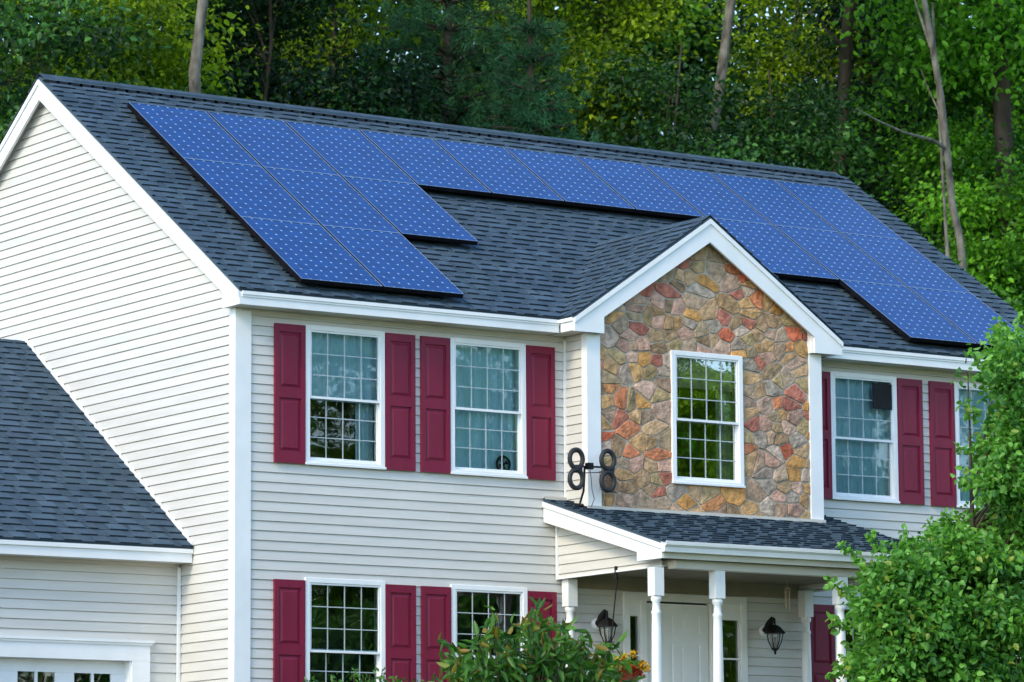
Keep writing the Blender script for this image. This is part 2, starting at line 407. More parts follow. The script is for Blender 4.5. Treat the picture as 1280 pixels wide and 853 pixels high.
def caps(mb, p0, p1, half, drop, step=.15, th=.006):
    p0 = Vector(p0); p1 = Vector(p1); d = (p1-p0); L = d.length; d.normalize(); s = Vector((0, 0, 1)).cross(d).normalized()
    k = 0; a = 0.0; rnd = random.Random(3)
    while a < L-.01:
        b = min(a+step*1.25, L); tn = rnd.uniform(.75, 1.1)
        q0 = p0+d*a+Vector((0, 0, th+.005)); q1 = p0+d*b+Vector((0, 0, th))
        for sg in (1, -1):
            e0 = q0+s*half*sg-Vector((0, 0, drop)); e1 = q1+s*half*sg-Vector((0, 0, drop))
            mb.face([q0, q1, e1, e0], 0, (tn,)*3)
            mb.face([q0, e0, e0-Vector((0, 0, th)), q0-Vector((0, 0, th))], 0, (tn*.8,)*3)
            mb.face([e0, e1, e1-Vector((0, 0, .055)), e0-Vector((0, 0, .055))], 0, (tn*.22,)*3)  # edge faces toned dark to paint the shadow band below the cap
        a += step
LS = math.hypot(YR+EO, ZR-ZE)
mb = MB()
cs = (YR+EO)/LS; sn = (ZR-ZE)/LS
slab(mb, [(-RO, -EO, ZE-.006), (XR, -EO, ZE-.006), (XR, YR, ZR-.006), (-RO, YR, ZR-.006)], .03)
slab(mb, [(-RO, D+EO, ZE-.006), (XR, D+EO, ZE-.006), (XR, YR, ZR-.006), (-RO, YR, ZR-.006)], .03)
e_main = lambda t0, t1: (0, 0, XR+RO+.01, XR+RO+.01)
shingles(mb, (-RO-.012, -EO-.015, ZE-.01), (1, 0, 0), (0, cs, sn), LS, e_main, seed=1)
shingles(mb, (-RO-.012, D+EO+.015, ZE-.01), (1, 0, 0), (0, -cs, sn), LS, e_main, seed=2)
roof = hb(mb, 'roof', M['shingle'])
mb = MB()
mb.box(.25, XR-.25, YR-.13, YR+.13, ZR-.075, ZR-.02)            # ridge vent body
caps(mb, (-RO, YR, ZR+.030), (XR-.12, YR, ZR+.030), .155, .155*PIT*.95)
hb(mb, 'ridge_cap', M['shingle'], roof)

# main rakes (boards and soffit) -------------------------------------------------
def rake(x0, sx, yr, eo, ze, zr, pit, wallx, back=True, vh=.235):
    """x0 outer plane, sx direction outward"""
    m = MB(); s = MB(); t = .03
    xo, xi = x0, x0-sx*t
    for sg in (-1, 1):
        ye = yr+sg*(yr+eo)*1.0 if sg > 0 else -eo
        if sg > 0: ye = 2*yr+eo
        q = lambda y, dz: ze+abs(y-ye)*pit+dz
        yb = ye-sg*.365; 
        poly = [(xi, ye, q(ye, -.036)), (xi, yr, q(yr, -.036)), (xi, yr, q(yr, -.036-vh)), (xi, yb, q(yb, -.036-vh+.03)), (xi, yb, ZS), (xi, ye, ZS)]
        m.prism(poly, (sx*t, 0, 0))
        # moulding along the top edge
        poly = [(xo, ye-(-sg)*.004, q(ye, -.034)), (xo, yr, q(yr, -.034)), (xo, yr, q(yr, -.095)), (xo, ye+sg*.004, q(ye, -.095))]
        m.prism(poly, (sx*.018, 0, 0))
        s.prism([(xi, yb, q(yb, -.12)), (xi, yr, q(yr, -.12)), (xi, yr, q(yr, -.14)), (xi, yb, q(yb, -.14))], (wallx-xi, 0, 0))
        s.prism([(xi, yb-.0, ZS+.012), (xi, ye+sg*-.03, ZS+.012), (xi, ye+sg*-.03, ZS+.002), (xi, yb, ZS+.002)], (wallx-xi, 0, 0))
        m.box(min(xi, wallx), max(xi, wallx), min(yb, yb+sg*.02), max(yb, yb+sg*.02), ZS+.012, q(yb, -.15))
        # J channel against the wall
        s.prism([(wallx+sx*.03, yr+sg*.0, q(yr, -.14)), (wallx+sx*.03, yb, q(yb, -.14)), (wallx+sx*.03, yb, q(yb, -.175)), (wallx+sx*.03, yr, q(yr, -.175))], (-sx*.012, 0, 0))
    a = hb(m, 'rake_board', M['trim']); b = hb(s, 'rake_soffit', M['soffit'])
rake(-RO, -1, YR, EO, ZE, ZR, PIT, 0.0)
rake(XR, 1, YR, EO, ZE, ZR, PIT, XW)
# eave fascia, gutter edge and soffit ---------------------------------------------
def eave(x0, x1, name='fascia_board'):
    m = MB()
    m.box(x0, x1, -EO, -EO+.03, ZS, ZE-.04)
    m.box(x0, x1, -EO-.022, -EO-.001, ZE-.068, ZE-.030)
    m.box(x0, x1, -EO-.010, -EO-.001, ZE-.092, ZE-.069)
    hb(m, name, M['trim'])
    m = MB(); m.box(x0+.03, x1, -EO+.031, -.001, ZS+.003, ZS+.015); m.box(x0+.15, x1, -.034, -.019, ZS-.02, ZS+.002)
    hb(m, 'eave_soffit', M['soffit'])
eave(-RO+.031, BX0-BO); eave(BX1+BO, XR-.031)
m = MB(); m.box(-RO, XR, D+EO-.03, D+EO, ZS, ZE-.04); hb(m, 'fascia_board', M['trim'])
m = MB(); m.box(-RO+.03, XR-.03, D+.001, D+EO-.031, ZS+.003, ZS+.015); hb(m, 'eave_soffit', M['soffit'])

# ------------------------------------------------------------------ bay with stone gable
mb = MB()
LB = math.hypot(BXC-BX0+BO, ZBA-ZE); cb, sb = (BXC-BX0+BO)/LB, (ZBA-ZE)/LB
lim = lambda t: (-EO+(t*sb)/PIT+.06)-(BYF)
for sg, xe in ((1, BX0-BO), (-1, BX1+BO)):
    xt = BXC
    mb.prism([(xe, BYF, ZE-.006), (xe, -EO+.05, ZE-.006), (xt, -EO+(ZBA-ZE)/PIT+.05, ZBA-.006), (xt, BYF, ZBA-.006)], (0, 0, -.03))
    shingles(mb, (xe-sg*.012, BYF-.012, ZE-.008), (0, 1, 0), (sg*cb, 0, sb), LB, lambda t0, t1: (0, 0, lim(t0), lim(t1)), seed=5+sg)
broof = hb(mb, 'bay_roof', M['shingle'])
mb = MB(); caps(mb, (BXC, BYF-.01, ZBA+.004), (BXC, -EO+(ZBA-ZE)/PIT, ZBA+.004), .11, .11*BP*.95, .15)
hb(mb, 'ridge_cap', M['shingle'], broof)
# rakes of the bay
m = MB(); s = MB(); t = .03
for sg in (-1, 1):
    xe = BXC+sg*(BXC-BX0+BO); xb = xe-sg*.40
    q = lambda x, dz: ZE+abs(x-xe)*BP+dz
    yo = BYF
    m.prism([(xe, yo, q(xe, -.036)), (BXC, yo, q(BXC, -.036)), (BXC, yo, q(BXC, -.30)), (xb, yo, q(xb, -.27)), (xb, yo, ZS-.012), (xe, yo, ZS-.012)], (0, t, 0))
    m.prism([(xe+sg*.004, yo-.0005, q(xe, -.034)), (BXC, yo-.0005, q(BXC, -.034)), (BXC, yo-.0005, q(BXC, -.09)), (xe+sg*.004, yo-.0005, q(xe, -.09))], (0, -.018, 0))
    # return along the side, meeting the main fascia
    m.box(min(xe, xe-sg*.03), max(xe, xe-sg*.03), yo+t+.001, -EO-.023, ZS-.0, ZE-.04)
    m.box(min(xe+sg*.02, xe+sg*.001), max(xe+sg*.02, xe+sg*.001), yo+t+.001, -EO-.023, ZE-.068, ZE-.03)
    s.box(min(xe-sg*.031, BXC+sg*(BXC-BX0)+sg*.001), max(xe-sg*.031, BXC+sg*(BXC-BX0)+sg*.001), yo+t+.001, -.002, ZS+.003, ZS+.015)
    s.box(min(xb, xe-sg*.031), max(xb, xe-sg*.031), yo+t+.001, -B-.0305, ZS+.0035, ZS+.0155)
    m.box(min(xb, xb-sg*.02), max(xb, xb-sg*.02), yo+t+.001, -B-.001, ZS-.01, q(xb, -.16))
    s.prism([(xb, yo+t, q(xb, -.13)), (BXC, yo+t, q(BXC, -.13)), (BXC, yo+t, q(BXC, -.15)), (xb, yo+t, q(xb, -.15))], (0, B-.0-(-(yo+t))*0+RO-t-.45+.02, 0))
hb(m, 'rake_board', M['trim']); hb(s, 'rake_soffit', M['soffit'])
# side faces of the bay
mb = MB(); siding(mb, (BX0, 0, 0), (0, -1, 0), (-1, 0, 0), .9, ZS, lambda z: (.02, B-.079), phase=.03); hb(mb, 'bay_side_wall', M['siding'])
mb = MB(); siding(mb, (BX1, 0, 0), (0, -1, 0), (1, 0, 0), .9, ZS, lambda z: (.02, B-.079), phase=.03); hb(mb, 'bay_side_wall', M['siding'])
mb = MB(); mb.box(BX0-.03, BX0, -.045, -.018, .9, ZS-.03); hb(mb, 'corner_trim', M['trim'])
mb = MB(); mb.box(BX1, BX1+.03, -.045, -.018, .9, ZS-.03); hb(mb, 'corner_trim', M['trim'])

# stone veneer: real stones from clipped cells
def clip(poly, a, b, c):     # keep a*x+b*z<=c
    out = []
    n = len(poly)
    for i in range(n):
        p, q = poly[i], poly[(i+1) % n]
        dp = a*p[0]+b*p[1]-c; dq = a*q[0]+b*q[1]-c
        if dp <= 0: out.append(p)
        if (dp < 0 < dq) or (dq < 0 < dp):
            tt = dp/(dp-dq); out.append((p[0]+(q[0]-p[0])*tt, p[1]+(q[1]-p[1])*tt))
    return out
def stone_wall():
    x0, x1, z0 = BX0+.153, BX1-.148, 1.10
    rr = random.Random(21); seeds = []; step = .168
    nx = int((x1-x0)/step)+3; nz = int(3.6/(step*.8))+2
    for j in range(nz):
        for i in range(nx):
            x = x0-.1+(i+(.5 if j % 2 else 0))*step; z = z0-.1+j*step*.80
            if rr.random() < .27: continue
            jz = .20 if z < 2.75 else .52
            seeds.append([x+rr.uniform(-.50, .50)*step, z+rr.uniform(-jz, jz)*step*.8, rr.uniform(.8, 1.25)])
    W = (SW+.02, SW+WW-.02, SZT-WH+.02, SZT-.02)
    seeds = [s for s in seeds if not (W[0]-.02 < s[0] < W[1]+.02 and W[2]-.02 < s[1] < W[3]+.02)]
    m = MB()
    yb = -B
    # mortar backing with the window hole
    top = lambda x: ZBA-.13-abs(x-BXC)*BP
    def bk(pts): m.face([(x, yb, z) for x, z in pts], 0)
    bk([(x0-.14, z0-.15), (W[0], z0-.15), (W[0], top(W[0])), (x0-.14, top(x0-.14))])
    bk([(W[1], z0-.15), (x1+.14, z0-.15), (x1+.14, top(x1+.14)), (W[1], top(W[1]))])
    bk([(W[0], z0-.15), (W[1], z0-.15), (W[1], W[2]), (W[0], W[2])])
    bk([(W[0], W[3]), (W[1], W[3]), (W[1], top(W[1])), (BXC, top(BXC)), (W[0], top(W[0]))])
    st = MB()
    tan = [(.36, .25, .13), (.30, .225, .13), (.40, .29, .165), (.26, .19, .11), (.33, .25, .17), (.42, .28, .13), (.31, .25, .13), (.37, .30, .21), (.40, .27, .20), (.29, .24, .15), (.38, .32, .25), (.33, .30, .24), (.42, .31, .23)]
    red = [(.42, .13, .07), (.36, .15, .10), (.43, .18, .09), (.34, .14, .10)]
    och = [(.45, .26, .09), (.42, .28, .12), (.45, .23, .10)]
    for i, s in enumerate(seeds):
        poly = [(s[0]-1, s[1]-1), (s[0]+1, s[1]-1), (s[0]+1, s[1]+1), (s[0]-1, s[1]+1)]
        for j, o in enumerate(seeds):
            if i == j: continue
            dx, dz = o[0]-s[0], (o[1]-s[1])
            if dx*dx+dz*dz > 1.2: continue
            # anisotropic metric: stones lie a little flat
            ax, az = dx*.75, dz*1.25; 
            mx, mz = (s[0]+o[0])/2, (s[1]+o[1])/2
            wgt = .5+.06*(s[2]-o[2]); mx, mz = s[0]+dx*wgt, s[1]+dz*wgt
            poly = clip(poly, ax, az, ax*mx+az*mz)
            if not poly: break
        if len(poly) < 3: continue
        sd = [(-1, 0, -W[0]*-1*-1), ]
        # window rectangle: cut on the side the seed lies on
        ds = {'l': W[0]-s[0], 'r': s[0]-W[1], 'b': W[2]-s[1], 't': s[1]-W[3]}
        k = max(ds, key=ds.get)
        over = any(W[0]-.01 < px < W[1]+.01 and W[2]-.01 < pz < W[3]+.01 for px, pz in poly) or True
        cx = [p[0] for p in poly]; cz = [p[1] for p in poly]
        if max(cx) > W[0] and min(cx) < W[1] and max(cz) > W[2] and min(cz) < W[3]:
            if k == 'l': poly = clip(poly, 1, 0, W[0])
            elif k == 'r': poly = clip(poly, -1, 0, -W[1])
            elif k == 'b': poly = clip(poly, 0, 1, W[2])
            else: poly = clip(poly, 0, -1, -W[3])
        poly = clip(poly, -1, 0, -x0-.0); poly = clip(poly, 1, 0, x1) if poly else poly
        poly = clip(poly, 0, -1, -z0) if poly else poly
        poly = clip(poly, BP, 1, ZBA-.16+BXC*BP) if poly else poly
        poly = clip(poly, -BP, 1, ZBA-.16-BXC*BP) if poly else poly
        if len(poly) < 3: continue
        # inset for mortar, slight rounding of corners (chaikin) and irregularity
        A = sum(poly[a][0]*poly[(a+1) % len(poly)][1]-poly[(a+1) % len(poly)][0]*poly[a][1] for a in range(len(poly)))/2
        if abs(A) < .004: continue
        c = (sum(p[0] for p in poly)/len(poly), sum(p[1] for p in poly)/len(poly))
        if A < 0: poly = poly[::-1]
        q = list(poly); g = rr.uniform(.004, .011)
        for a in range(len(poly)):
            p, r_ = poly[a], poly[(a+1) % len(poly)]; ex, ez = r_[0]-p[0], r_[1]-p[1]; l = math.hypot(ex, ez)
            if l < 1e-5: continue
            nx_, nz_ = ez/l, -ex/l
            q = clip(q, nx_, nz_, nx_*p[0]+nz_*p[1]-g)
            if not q: break
        if not q or len(q) < 3: continue
        for _ in range(1):
            nq = []
            for a in range(len(q)):
                p, r_ = q[a], q[(a+1) % len(q)]; f = .07
                nq += [(p[0]*(1-f)+r_[0]*f, p[1]*(1-f)+r_[1]*f), (p[0]*f+r_[0]*(1-f), p[1]*f+r_[1]*(1-f))]
            q = nq
        q = [(p[0]+rr.uniform(-.005, .005), p[1]+rr.uniform(-.005, .005)) for p in q]
        th = rr.uniform(.005, .014); tx, tz = rr.uniform(-.07, .07), rr.uniform(-.07, .07)
        u_ = rr.random()
        colr = rr.choice(red) if u_ < .12 else rr.choice(och) if u_ < .19 else rr.choice(tan)
        vv = rr.uniform(.80, 1.25)*1.2; colr = (colr[0]*vv*1.06, colr[1]*vv*.98, colr[2]*vv*1.04)
        H_ = lambda p, s_: yb-th*s_-(p[0]-c[0])*tx-(p[1]-c[1])*tz
        ring0 = [(p[0], yb+.002, p[1]) for p in q]; ring1 = [(p[0], H_(p, .72), p[1]) for p in q]
        sh = lambda p, f: (c[0]+(p[0]-c[0])*f, c[1]+(p[1]-c[1])*f)
        q2 = [sh(p, .95) for p in q]; ring2 = [(p[0], H_(p, 1)-.003, p[1]) for p in q2]
        q3 = [sh(p, .5) for p in q]; ring3 = [(p[0], H_(p, 1)-.005+rr.uniform(-.004, .004), p[1]) for p in q3]
        n = len(q)
        for ra, rb in ((ring0, ring1), (ring1, ring2), (ring2, ring3)):
            for a in range(n): st.face([ra[a], ra[(a+1) % n], rb[(a+1) % n], rb[a]], 0, colr)
        st.face(ring3, 0, colr)
    o = hb(m, 'stone_wall', M['mortar'])
    hb(st, 'stone_facing', M['stone'], o)
stone_wall()

# ------------------------------------------------------------------ windows
def ring(mb, x0, x1, z0, z1, w, y0, y1, wt=None, wb=None):
    wt = w if wt is None else wt; wb = w if wb is None else wb
    mb.box(x0, x0+w, y0, y1, z0, z1); mb.box(x1-w, x1, y0, y1, z0, z1)
    mb.box(x0+w, x1-w, y0, y1, z1-wt, z1); mb.box(x0+w, x1-w, y0, y1, z0, z0+wb)
def window(x, y, zt, curtain='full', valance=False, label=None, gm='glass'):
    x0, x1, z0, z1 = x, x+WW, zt-WH, zt
    m = MB()
    ring(m, x0, x1, z0, z1, .058, y-.040, y+.10, .052, .050)           # casing / frame
    m.box(x0-.008, x1+.008, y-.055, y-.0405, z0-.006, z0+.022)
    win = hb(m, 'window', M['trim'], bevel=.004)
    if label: win['label'] = label
    zm = (z0+z1)/2-.015
    for k, (a, b, yy) in enumerate(((zm-.022, z1-.053, y-.018), (z0+.051, zm+.018, y+.016))):
        s = MB(); xa, xb = x0+.059, x1-.059; sw_ = .020
        ring(s, xa, xb, a, b, sw_, yy-.012, yy+.016, .018, .034 if k else .026)
        gx0, gx1, gz0, gz1 = xa+sw_, xb-sw_, a+(.034 if k else .026), b-.018
        for i in range(1, 4):
            xx = gx0+(gx1-gx0)*i/4; s.box(xx-.0052, xx+.0052, yy+.001, yy+.006, gz0, gz1, 1)
        for i in range(1, 3):
            zz = gz0+(gz1-gz0)*i/3; s.box(gx0, gx1, yy+.0003, yy+.0067, zz-.0052, zz+.0052, 1)
        hb(s, 'sash', [M['trim'], M['muntin']], win)
        g = MB(); g.face([(gx0-.005, yy+.008, gz0-.005), (gx1+.005, yy+.008, gz0-.005), (gx1+.005, yy+.008, gz1+.005), (gx0-.005, yy+.008, gz1+.005)])
        hb(g, 'pane', M[gm], win, fix=False)
    def drape(xa, xb, za, zb, yy, amp, n, mat, nm='curtain'):
        c = MB(); pts = []
        rr = random.Random(int(x*100+zt*10)+n); ph = rr.uniform(0, 6)
        K = 60
        for i in range(K+1):
            tt = i/K; xx = xa+(xb-xa)*tt
            pts.append((xx, yy+amp*math.sin(tt*n*6.283+ph+.8*math.sin(tt*7))))
        for (p, q) in zip(pts, pts[1:]):
            c.face([(p[0], p[1], za), (q[0], q[1], za), (q[0], q[1], zb), (p[0], p[1], zb)])
        hb(c, nm, mat, win, smooth=True)
    if curtain == 'full': drape(x0+.03, x1-.03, z0+.03, z1-.03, y+.11, .014, 9, M['curtain'])
    elif curtain == 'top': drape(x0+.03, x1-.03, zm-.02, z1-.03, y+.10, .014, 9, M['curtain']); drape(x1-.26, x1-.03, z0+.03, zm, y+.17, .02, 3, M['curtain'])
    elif curtain == 'right': drape(x1-.28, x1-.03, z0+.03, z1-.03, y+.17, .02, 4, M['curtain'])
    if valance:
        drape(x0+.03, x1-.03, z1-.40, z1-.03, y+.06, .008, 6, M['blind'], 'valance')
        drape(x1-.25, x1-.03, z0+.03, z1-.38, y+.17, .02, 4, M['curtain'])
    return win
window(wins['w1'], 0, ZT, 'top'); window(wins['w2'], 0, ZT, 'full'); window(wins['w3'], 0, ZT, 'full'); window(wins['w4'], 0, ZT, 'full')
for k in ('w1', 'w2', 'w3', 'w4'): window(wins[k], 0, ZL, None)
window(SW, -B, SZT, None, True, 'window set in the stone gable with a pale valance', 'glass_clear')
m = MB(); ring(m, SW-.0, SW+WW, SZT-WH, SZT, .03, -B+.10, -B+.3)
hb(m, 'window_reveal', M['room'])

# shutters
def shutter(x, zt, w_=.378):
    m = MB(); x0, x1, z1 = x, x+w_, zt-.012; z0 = z1-WH+.012; y0, y1 = -.050, -.0195
    st = .055; rails = [(z0, z0+.12), (z0+.695, z0+.80), (z1-.085, z1)]
    m.box(x0, x0+st, y0, y1, z0, z1); m.box(x1-st, x1, y0, y1, z0, z1)
    for a, b in rails: m.box(x0+st, x1-st, y0, y1, a, b)
    for (a, b) in ((rails[0][1], rails[1][0]), (rails[1][1], rails[2][0])):
        xa, xb = x0+st, x1-st; m.box(xa, xb, -.032, y1, a, b)
        # raised field with bevelled edge
        i0, i1 = .018, .045
        o = [(xa+i0, -.0322, a+i0), (xb-i0, -.0322, a+i0), (xb-i0, -.0322, b-i0), (xa+i0, -.0322, b-i0)]
        n_ = [(xa+i1, -.044, a+i1), (xb-i1, -.044, a+i1), (xb-i1, -.044, b-i1), (xa+i1, -.044, b-i1)]
        for k in range(4): m.face([o[k], o[(k+1) % 4], n_[(k+1) % 4], n_[k]])
        m.face(n_)
    return hb(m, 'shutter', M['shutter'])
for k, x in wins.items():
    for zt in (ZT-.0, ZL-.02):
        shutter(x-.384, zt); shutter(x+WW+.006, zt)

# ------------------------------------------------------------------ porch
mb = MB(); LQ = math.hypot(-QY1, QZ0-QZ1); cq, sq = -QY1/LQ, (QZ0-QZ1)/LQ
mb.prism([(QX0, QY1, QZ1-.006), (QX1, QY1, QZ1-.006), (QX1, -.02, QZ0-.012), (QX0, -.02, QZ0-.012)], (0, 0, -.03))
qext = lambda t0, t1: (0, 0, QX1-QX0+.02, QX1-QX0+.02)
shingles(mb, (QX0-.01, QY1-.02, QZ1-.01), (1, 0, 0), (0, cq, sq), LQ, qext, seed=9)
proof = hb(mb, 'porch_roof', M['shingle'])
m = MB(); zb_ = QZ0-B*QS
m.box(BX0-.03, BX1+.03, -B-.062, -B-.029, zb_-.015, zb_+.022)
m.box(QX0, BX0, -.05, -.02, QZ0-.02, QZ0+.02)
hb(m, 'roof_flashing', M['soffit'], proof)
q = lambda y, dz: QZ0+y*QS+dz
for x, sx in ((QX0, -1), (QX1, 1)):
    m = MB()
    xi = x-sx*.03
    m.prism([(xi, QY1, q(QY1, -.036)), (xi, -.02, q(-.02, -.036)), (xi, -.02, q(-.02, -.26)), (xi, -1.77, q(-1.77, -.22)), (xi, -1.77, .452), (xi, QY1, .452)], (sx*.03, 0, 0))
    m.prism([(x, QY1-.004, q(QY1, -.034)), (x, -.02, q(-.02, -.034)), (x, -.02, q(-.02, -.09)), (x, QY1-.004, q(QY1, -.09))], (sx*.02, 0, 0))
    hb(m, 'rake_board', M['trim'])
m = MB()
m.box(QX0+.031, QX1-.031, QY1, QY1+.025, .452, QZ1-.04)               # fascia
m.box(QX0+.25, QX1-.25, -2.13, -1.99, .362, .449)                      # header beam
m.box(QX0+.25, QX0+.39-.001, -1.985, -.02, .410, .449); m.box(QX1-.39, QX1-.25, -1.985, -.02, .410, .449)
hb(m, 'porch_beam', M['soffit'])
m = MB(); m.box(4.35, 7.45, -.034, -.0205, .300, .449); hb(m, 'entry_shade_strip', M['tan'])  # added strip, its tan colour stands for shade under the porch ceiling
m = MB()                                                                # K gutter on the front
prof = [(QY1-.001, QZ1-.015), (QY1-.001, QZ1-.125), (QY1-.060, QZ1-.125), (QY1-.068, QZ1-.075), (QY1-.095, QZ1-.050), (QY1-.100, QZ1-.012), (QY1-.088, QZ1-.012), (QY1-.088, QZ1-.04), (QY1-.01, QZ1-.05), (QY1-.01, QZ1-.015)]
m.prism([(QX0-.012, y, z) for y, z in prof], (QX1-QX0+.024, 0, 0)); hb(m, 'gutter', M['trim'], bevel=.003)
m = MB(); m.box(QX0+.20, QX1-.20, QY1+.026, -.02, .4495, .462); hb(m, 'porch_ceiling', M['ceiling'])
m = MB(); m.box(BX0, BX1, -B, -.02, 1.02, 1.05); hb(m, 'bay_floor', M['soffit'])
# triangular side panels of the porch
for x, sx in ((4.1, -1), (QX1-.19, 1)):
    mb = MB(); siding(mb, (x, 0, 0), (0, -1, 0), (sx, 0, 0), .40, 1.2, lambda z: (.02, min(1.98, (q(0, -.13)-z)/QS)) if q(0, -.13)-z > .01 else None, phase=.03)
    w_ = hb(mb, 'porch_side_wall', M['siding'])
    m = MB(); xx = x+sx*.03
    m.box(min(x, xx), max(x, xx), -2.0, -.02, .384, .402); m.box(min(x, xx), max(x, xx), -.055, -.02, .40, q(0, -.2))
    hb(m, 'edge_trim', M['trim'], w_)
    m = MB(); m.prism([(x+sx*.031, -.02, q(-.02, -.25)), (x+sx*.031, -1.74, q(-1.74, -.215)), (x+sx*.031, -1.74, q(-1.74, -.2)), (x+sx*.031, -.02, q(-.02, -.235))], (sx*.13, 0, 0)); hb(m, 'rake_soffit', M['soffit'])
def post(x, y, zt, zb=-1.9, half=False):
    m = MB(); w_ = .062
    m.box(x-w_, x+w_, y-w_, y+w_, zt-.30, zt); m.box(x-w_, x+w_, y-w_, y+w_, zb+.0, zb+.75)
    z1 = zt-.30; z0 = zb+.75; r = .05
    pr = [(.046, z0-.002), (.060, z0+.015), (.060, z0+.035), (.042, z0+.05), (.050, z0+.07), (.060, z0+.12), (.057, z0+.4), (.050, z1-.32), (.047, z1-.20), (.054, z1-.185), (.054, z1-.165), (.042, z1-.15), (.041, z1-.07), (.056, z1-.05), (.058, z1-.02), (.048, z1+.002)]
    m.lathe((x, y, 0), pr, 20)
    return hb(m, 'porch_post', M['trim'], smooth=True)
for u_, y in ((822, -2.06), (898.5, -2.06), (1052, -2.06)):
    p = at(u_, 730, 'Y', y-.03); post(p.x+.0, y, .362)
post(7.66, -2.06, .362)
p = at(714, 730, 'Y', -.15); post(p.x, -.12, .384); p = at(1009, 740, 'Y', -.15); post(p.x, -.12, .384)
m = MB(); m.box(QX0+.1, QX1-.1, QY1+.1, -.02, -2.0, -1.88); m.box(4.9, 6.9, QY1-.3, QY1+.09, -2.2, -2.04)
hb(m, 'porch_floor', M['concrete'])

# door with sidelights
m = MB(); DX0, DX1 = 4.985, 6.705
ring(m, DX0, DX1, -1.86, .285, .075, -.045, .06, .085, .0)
for x in (5.225, 6.205): m.box(x, x+.075, -.035, .06, -1.86, .199)
for xa, xb in ((DX0+.0755, 5.2245), (6.2805, DX1-.0755)):
    m.box(xa, xa+.018, -.02, .05, -1.86, .199); m.box(xb-.018, xb, -.02, .05, -1.86, .199)
    m.box(xa+.018, xb-.018, -.02, .05, .02, .199); m.box(xa+.018, xb-.018, -.02, .05, -1.86, -1.55)
    for z in (-.42, -.85, -1.2): m.box(xa+.018, xb-.018, -.012, .02, z-.009, z+.009)
df = hb(m, 'door_frame', M['door'])
for xa, xb in ((DX0+.09, 5.21), (6.295, DX1-.09)):
    g = MB(); g.face([(xa, .02, -1.56), (xb, .02, -1.56), (xb, .02, .03), (xa, .02, .03)]); hb(g, 'pane', M['glass'], df, fix=False)
m = MB(); x0, x1, z0, z1 = 5.304, 6.190, -1.85, .178; yf = .015
panels = []
for i in range(2):
    xa = x0+.115+i*(.31+.04)+(0.0 if i == 0 else .0); xb = xa+.295; xa += i*.01
    panels += [(xa, xb, z0+.22, z0+.86), (xa, xb, z0+1.0, z0+1.58), (xa, xb, z0+1.70, z0+1.90)]
# slab built as a grid of bars around the recessed panels
m.box(x0, x0+.115, yf, yf+.045, z0, z1); m.box(x1-.115, x1, yf, yf+.045, z0, z1)
m.box(x0+.115, x1-.115, yf, yf+.045, z0, z0+.22)
for a, b in ((.86, 1.0), (1.58, 1.70), (1.90, 2.028)): m.box(x0+.115, x1-.115, yf, yf+.045, z0+a, z0+b)
xm = (x0+x1)/2
for a, b in ((.22, .86), (1.0, 1.58), (1.70, 1.90)):
    m.box(xm-.05, xm+.05, yf, yf+.045, z0+a, z0+b)
    for xa, xb in ((x0+.115, xm-.05), (xm+.05, x1-.115)):
        m.box(xa, xb, yf+.012, yf+.04, z0+a, z0+b); m.box(xa+.04, xb-.04, yf+.003, yf+.0115, z0+a+.04, z0+b-.04)
dr = hb(m, 'door', M['door'])
m = MB(); m.lathe((0, 0, 0), [(.012, 0), (.012, .03), (.03, .04), (.032, .055), (.02, .068)], 16)
m.v = [(x0+.06+a, yf-c, z0+.95+b) for a, b, c in m.v]; hb(m, 'handle', M['copper'], dr, smooth=True)

# ------------------------------------------------------------------ garage wing
LG = math.hypot(GRY-GY+GE, GRZ-GZ); cg, sg_ = (GRY-GY+GE)/LG, (GRZ-GZ)/LG
mb = MB()
mb.prism([(GX-.2, GY-GE, GZ-.006), (-.02, GY-GE, GZ-.006), (-.02, GRY, GRZ-.006), (GX-.2, GRY, GRZ-.006)], (0, 0, -.03))
mb.prism([(GX-.2, 2*GRY-GY+GE, GZ-.006), (-.02, 2*GRY-GY+GE, GZ-.006), (-.02, GRY, GRZ-.006), (GX-.2, GRY, GRZ-.006)], (0, 0, -.03))
gxt = lambda t0, t1: (0, 0, -GX+.18, -GX+.18)
shingles(mb, (GX-.2, GY-GE-.015, GZ-.01), (1, 0, 0), (0, cg, sg_), LG, gxt, seed=12)
shingles(mb, (GX-.2, 2*GRY-GY+GE+.015, GZ-.01), (1, 0, 0), (0, -cg, sg_), LG, gxt, seed=13)
groof = hb(mb, 'garage_roof', M['shingle'])
mb = MB(); caps(mb, (GX-.2, GRY, GRZ), (-.03, GRY, GRZ), .13, .13*GP, .15); hb(mb, 'ridge_cap', M['shingle'], groof)
m = MB()                                                               # white step flashing on the gable wall
for sg in (-1, 1):
    ye = GRY+sg*(GRY-GY+GE); g_ = lambda y, dz: GZ+abs(y-ye)*GP+dz
    m.prism([(-.032, ye, g_(ye, .012)), (-.032, GRY, g_(GRY, .012)), (-.032, GRY, g_(GRY, .055)), (-.032, ye, g_(ye, .055))], (.014, 0, 0))
hb(m, 'wall_flashing', M['trim'], groof)
m = MB()
m.box(GX-.2, -.022, GY-GE, GY-GE+.03, .462, GZ-.04); m.box(GX-.2, -.022, GY-GE-.02, GY-GE-.001, GZ-.075, GZ-.03)
hb(m, 'garage_fascia', M['trim'])
m = MB(); m.box(GX-.2, -.022, 2*GRY-GY+GE-.03, 2*GRY-GY+GE, .462, GZ-.04)
hb(m, 'garage_fascia', M['trim'])
m = MB(); m.box(GX-.2, -.022, GY-GE+.031, GY-.001, .465, .477); m.box(GX+.1, -.03, GY-.034, GY-.0185, .43, .464); hb(m, 'eave_soffit', M['soffit'])
mb = MB(); GZB = -2.75
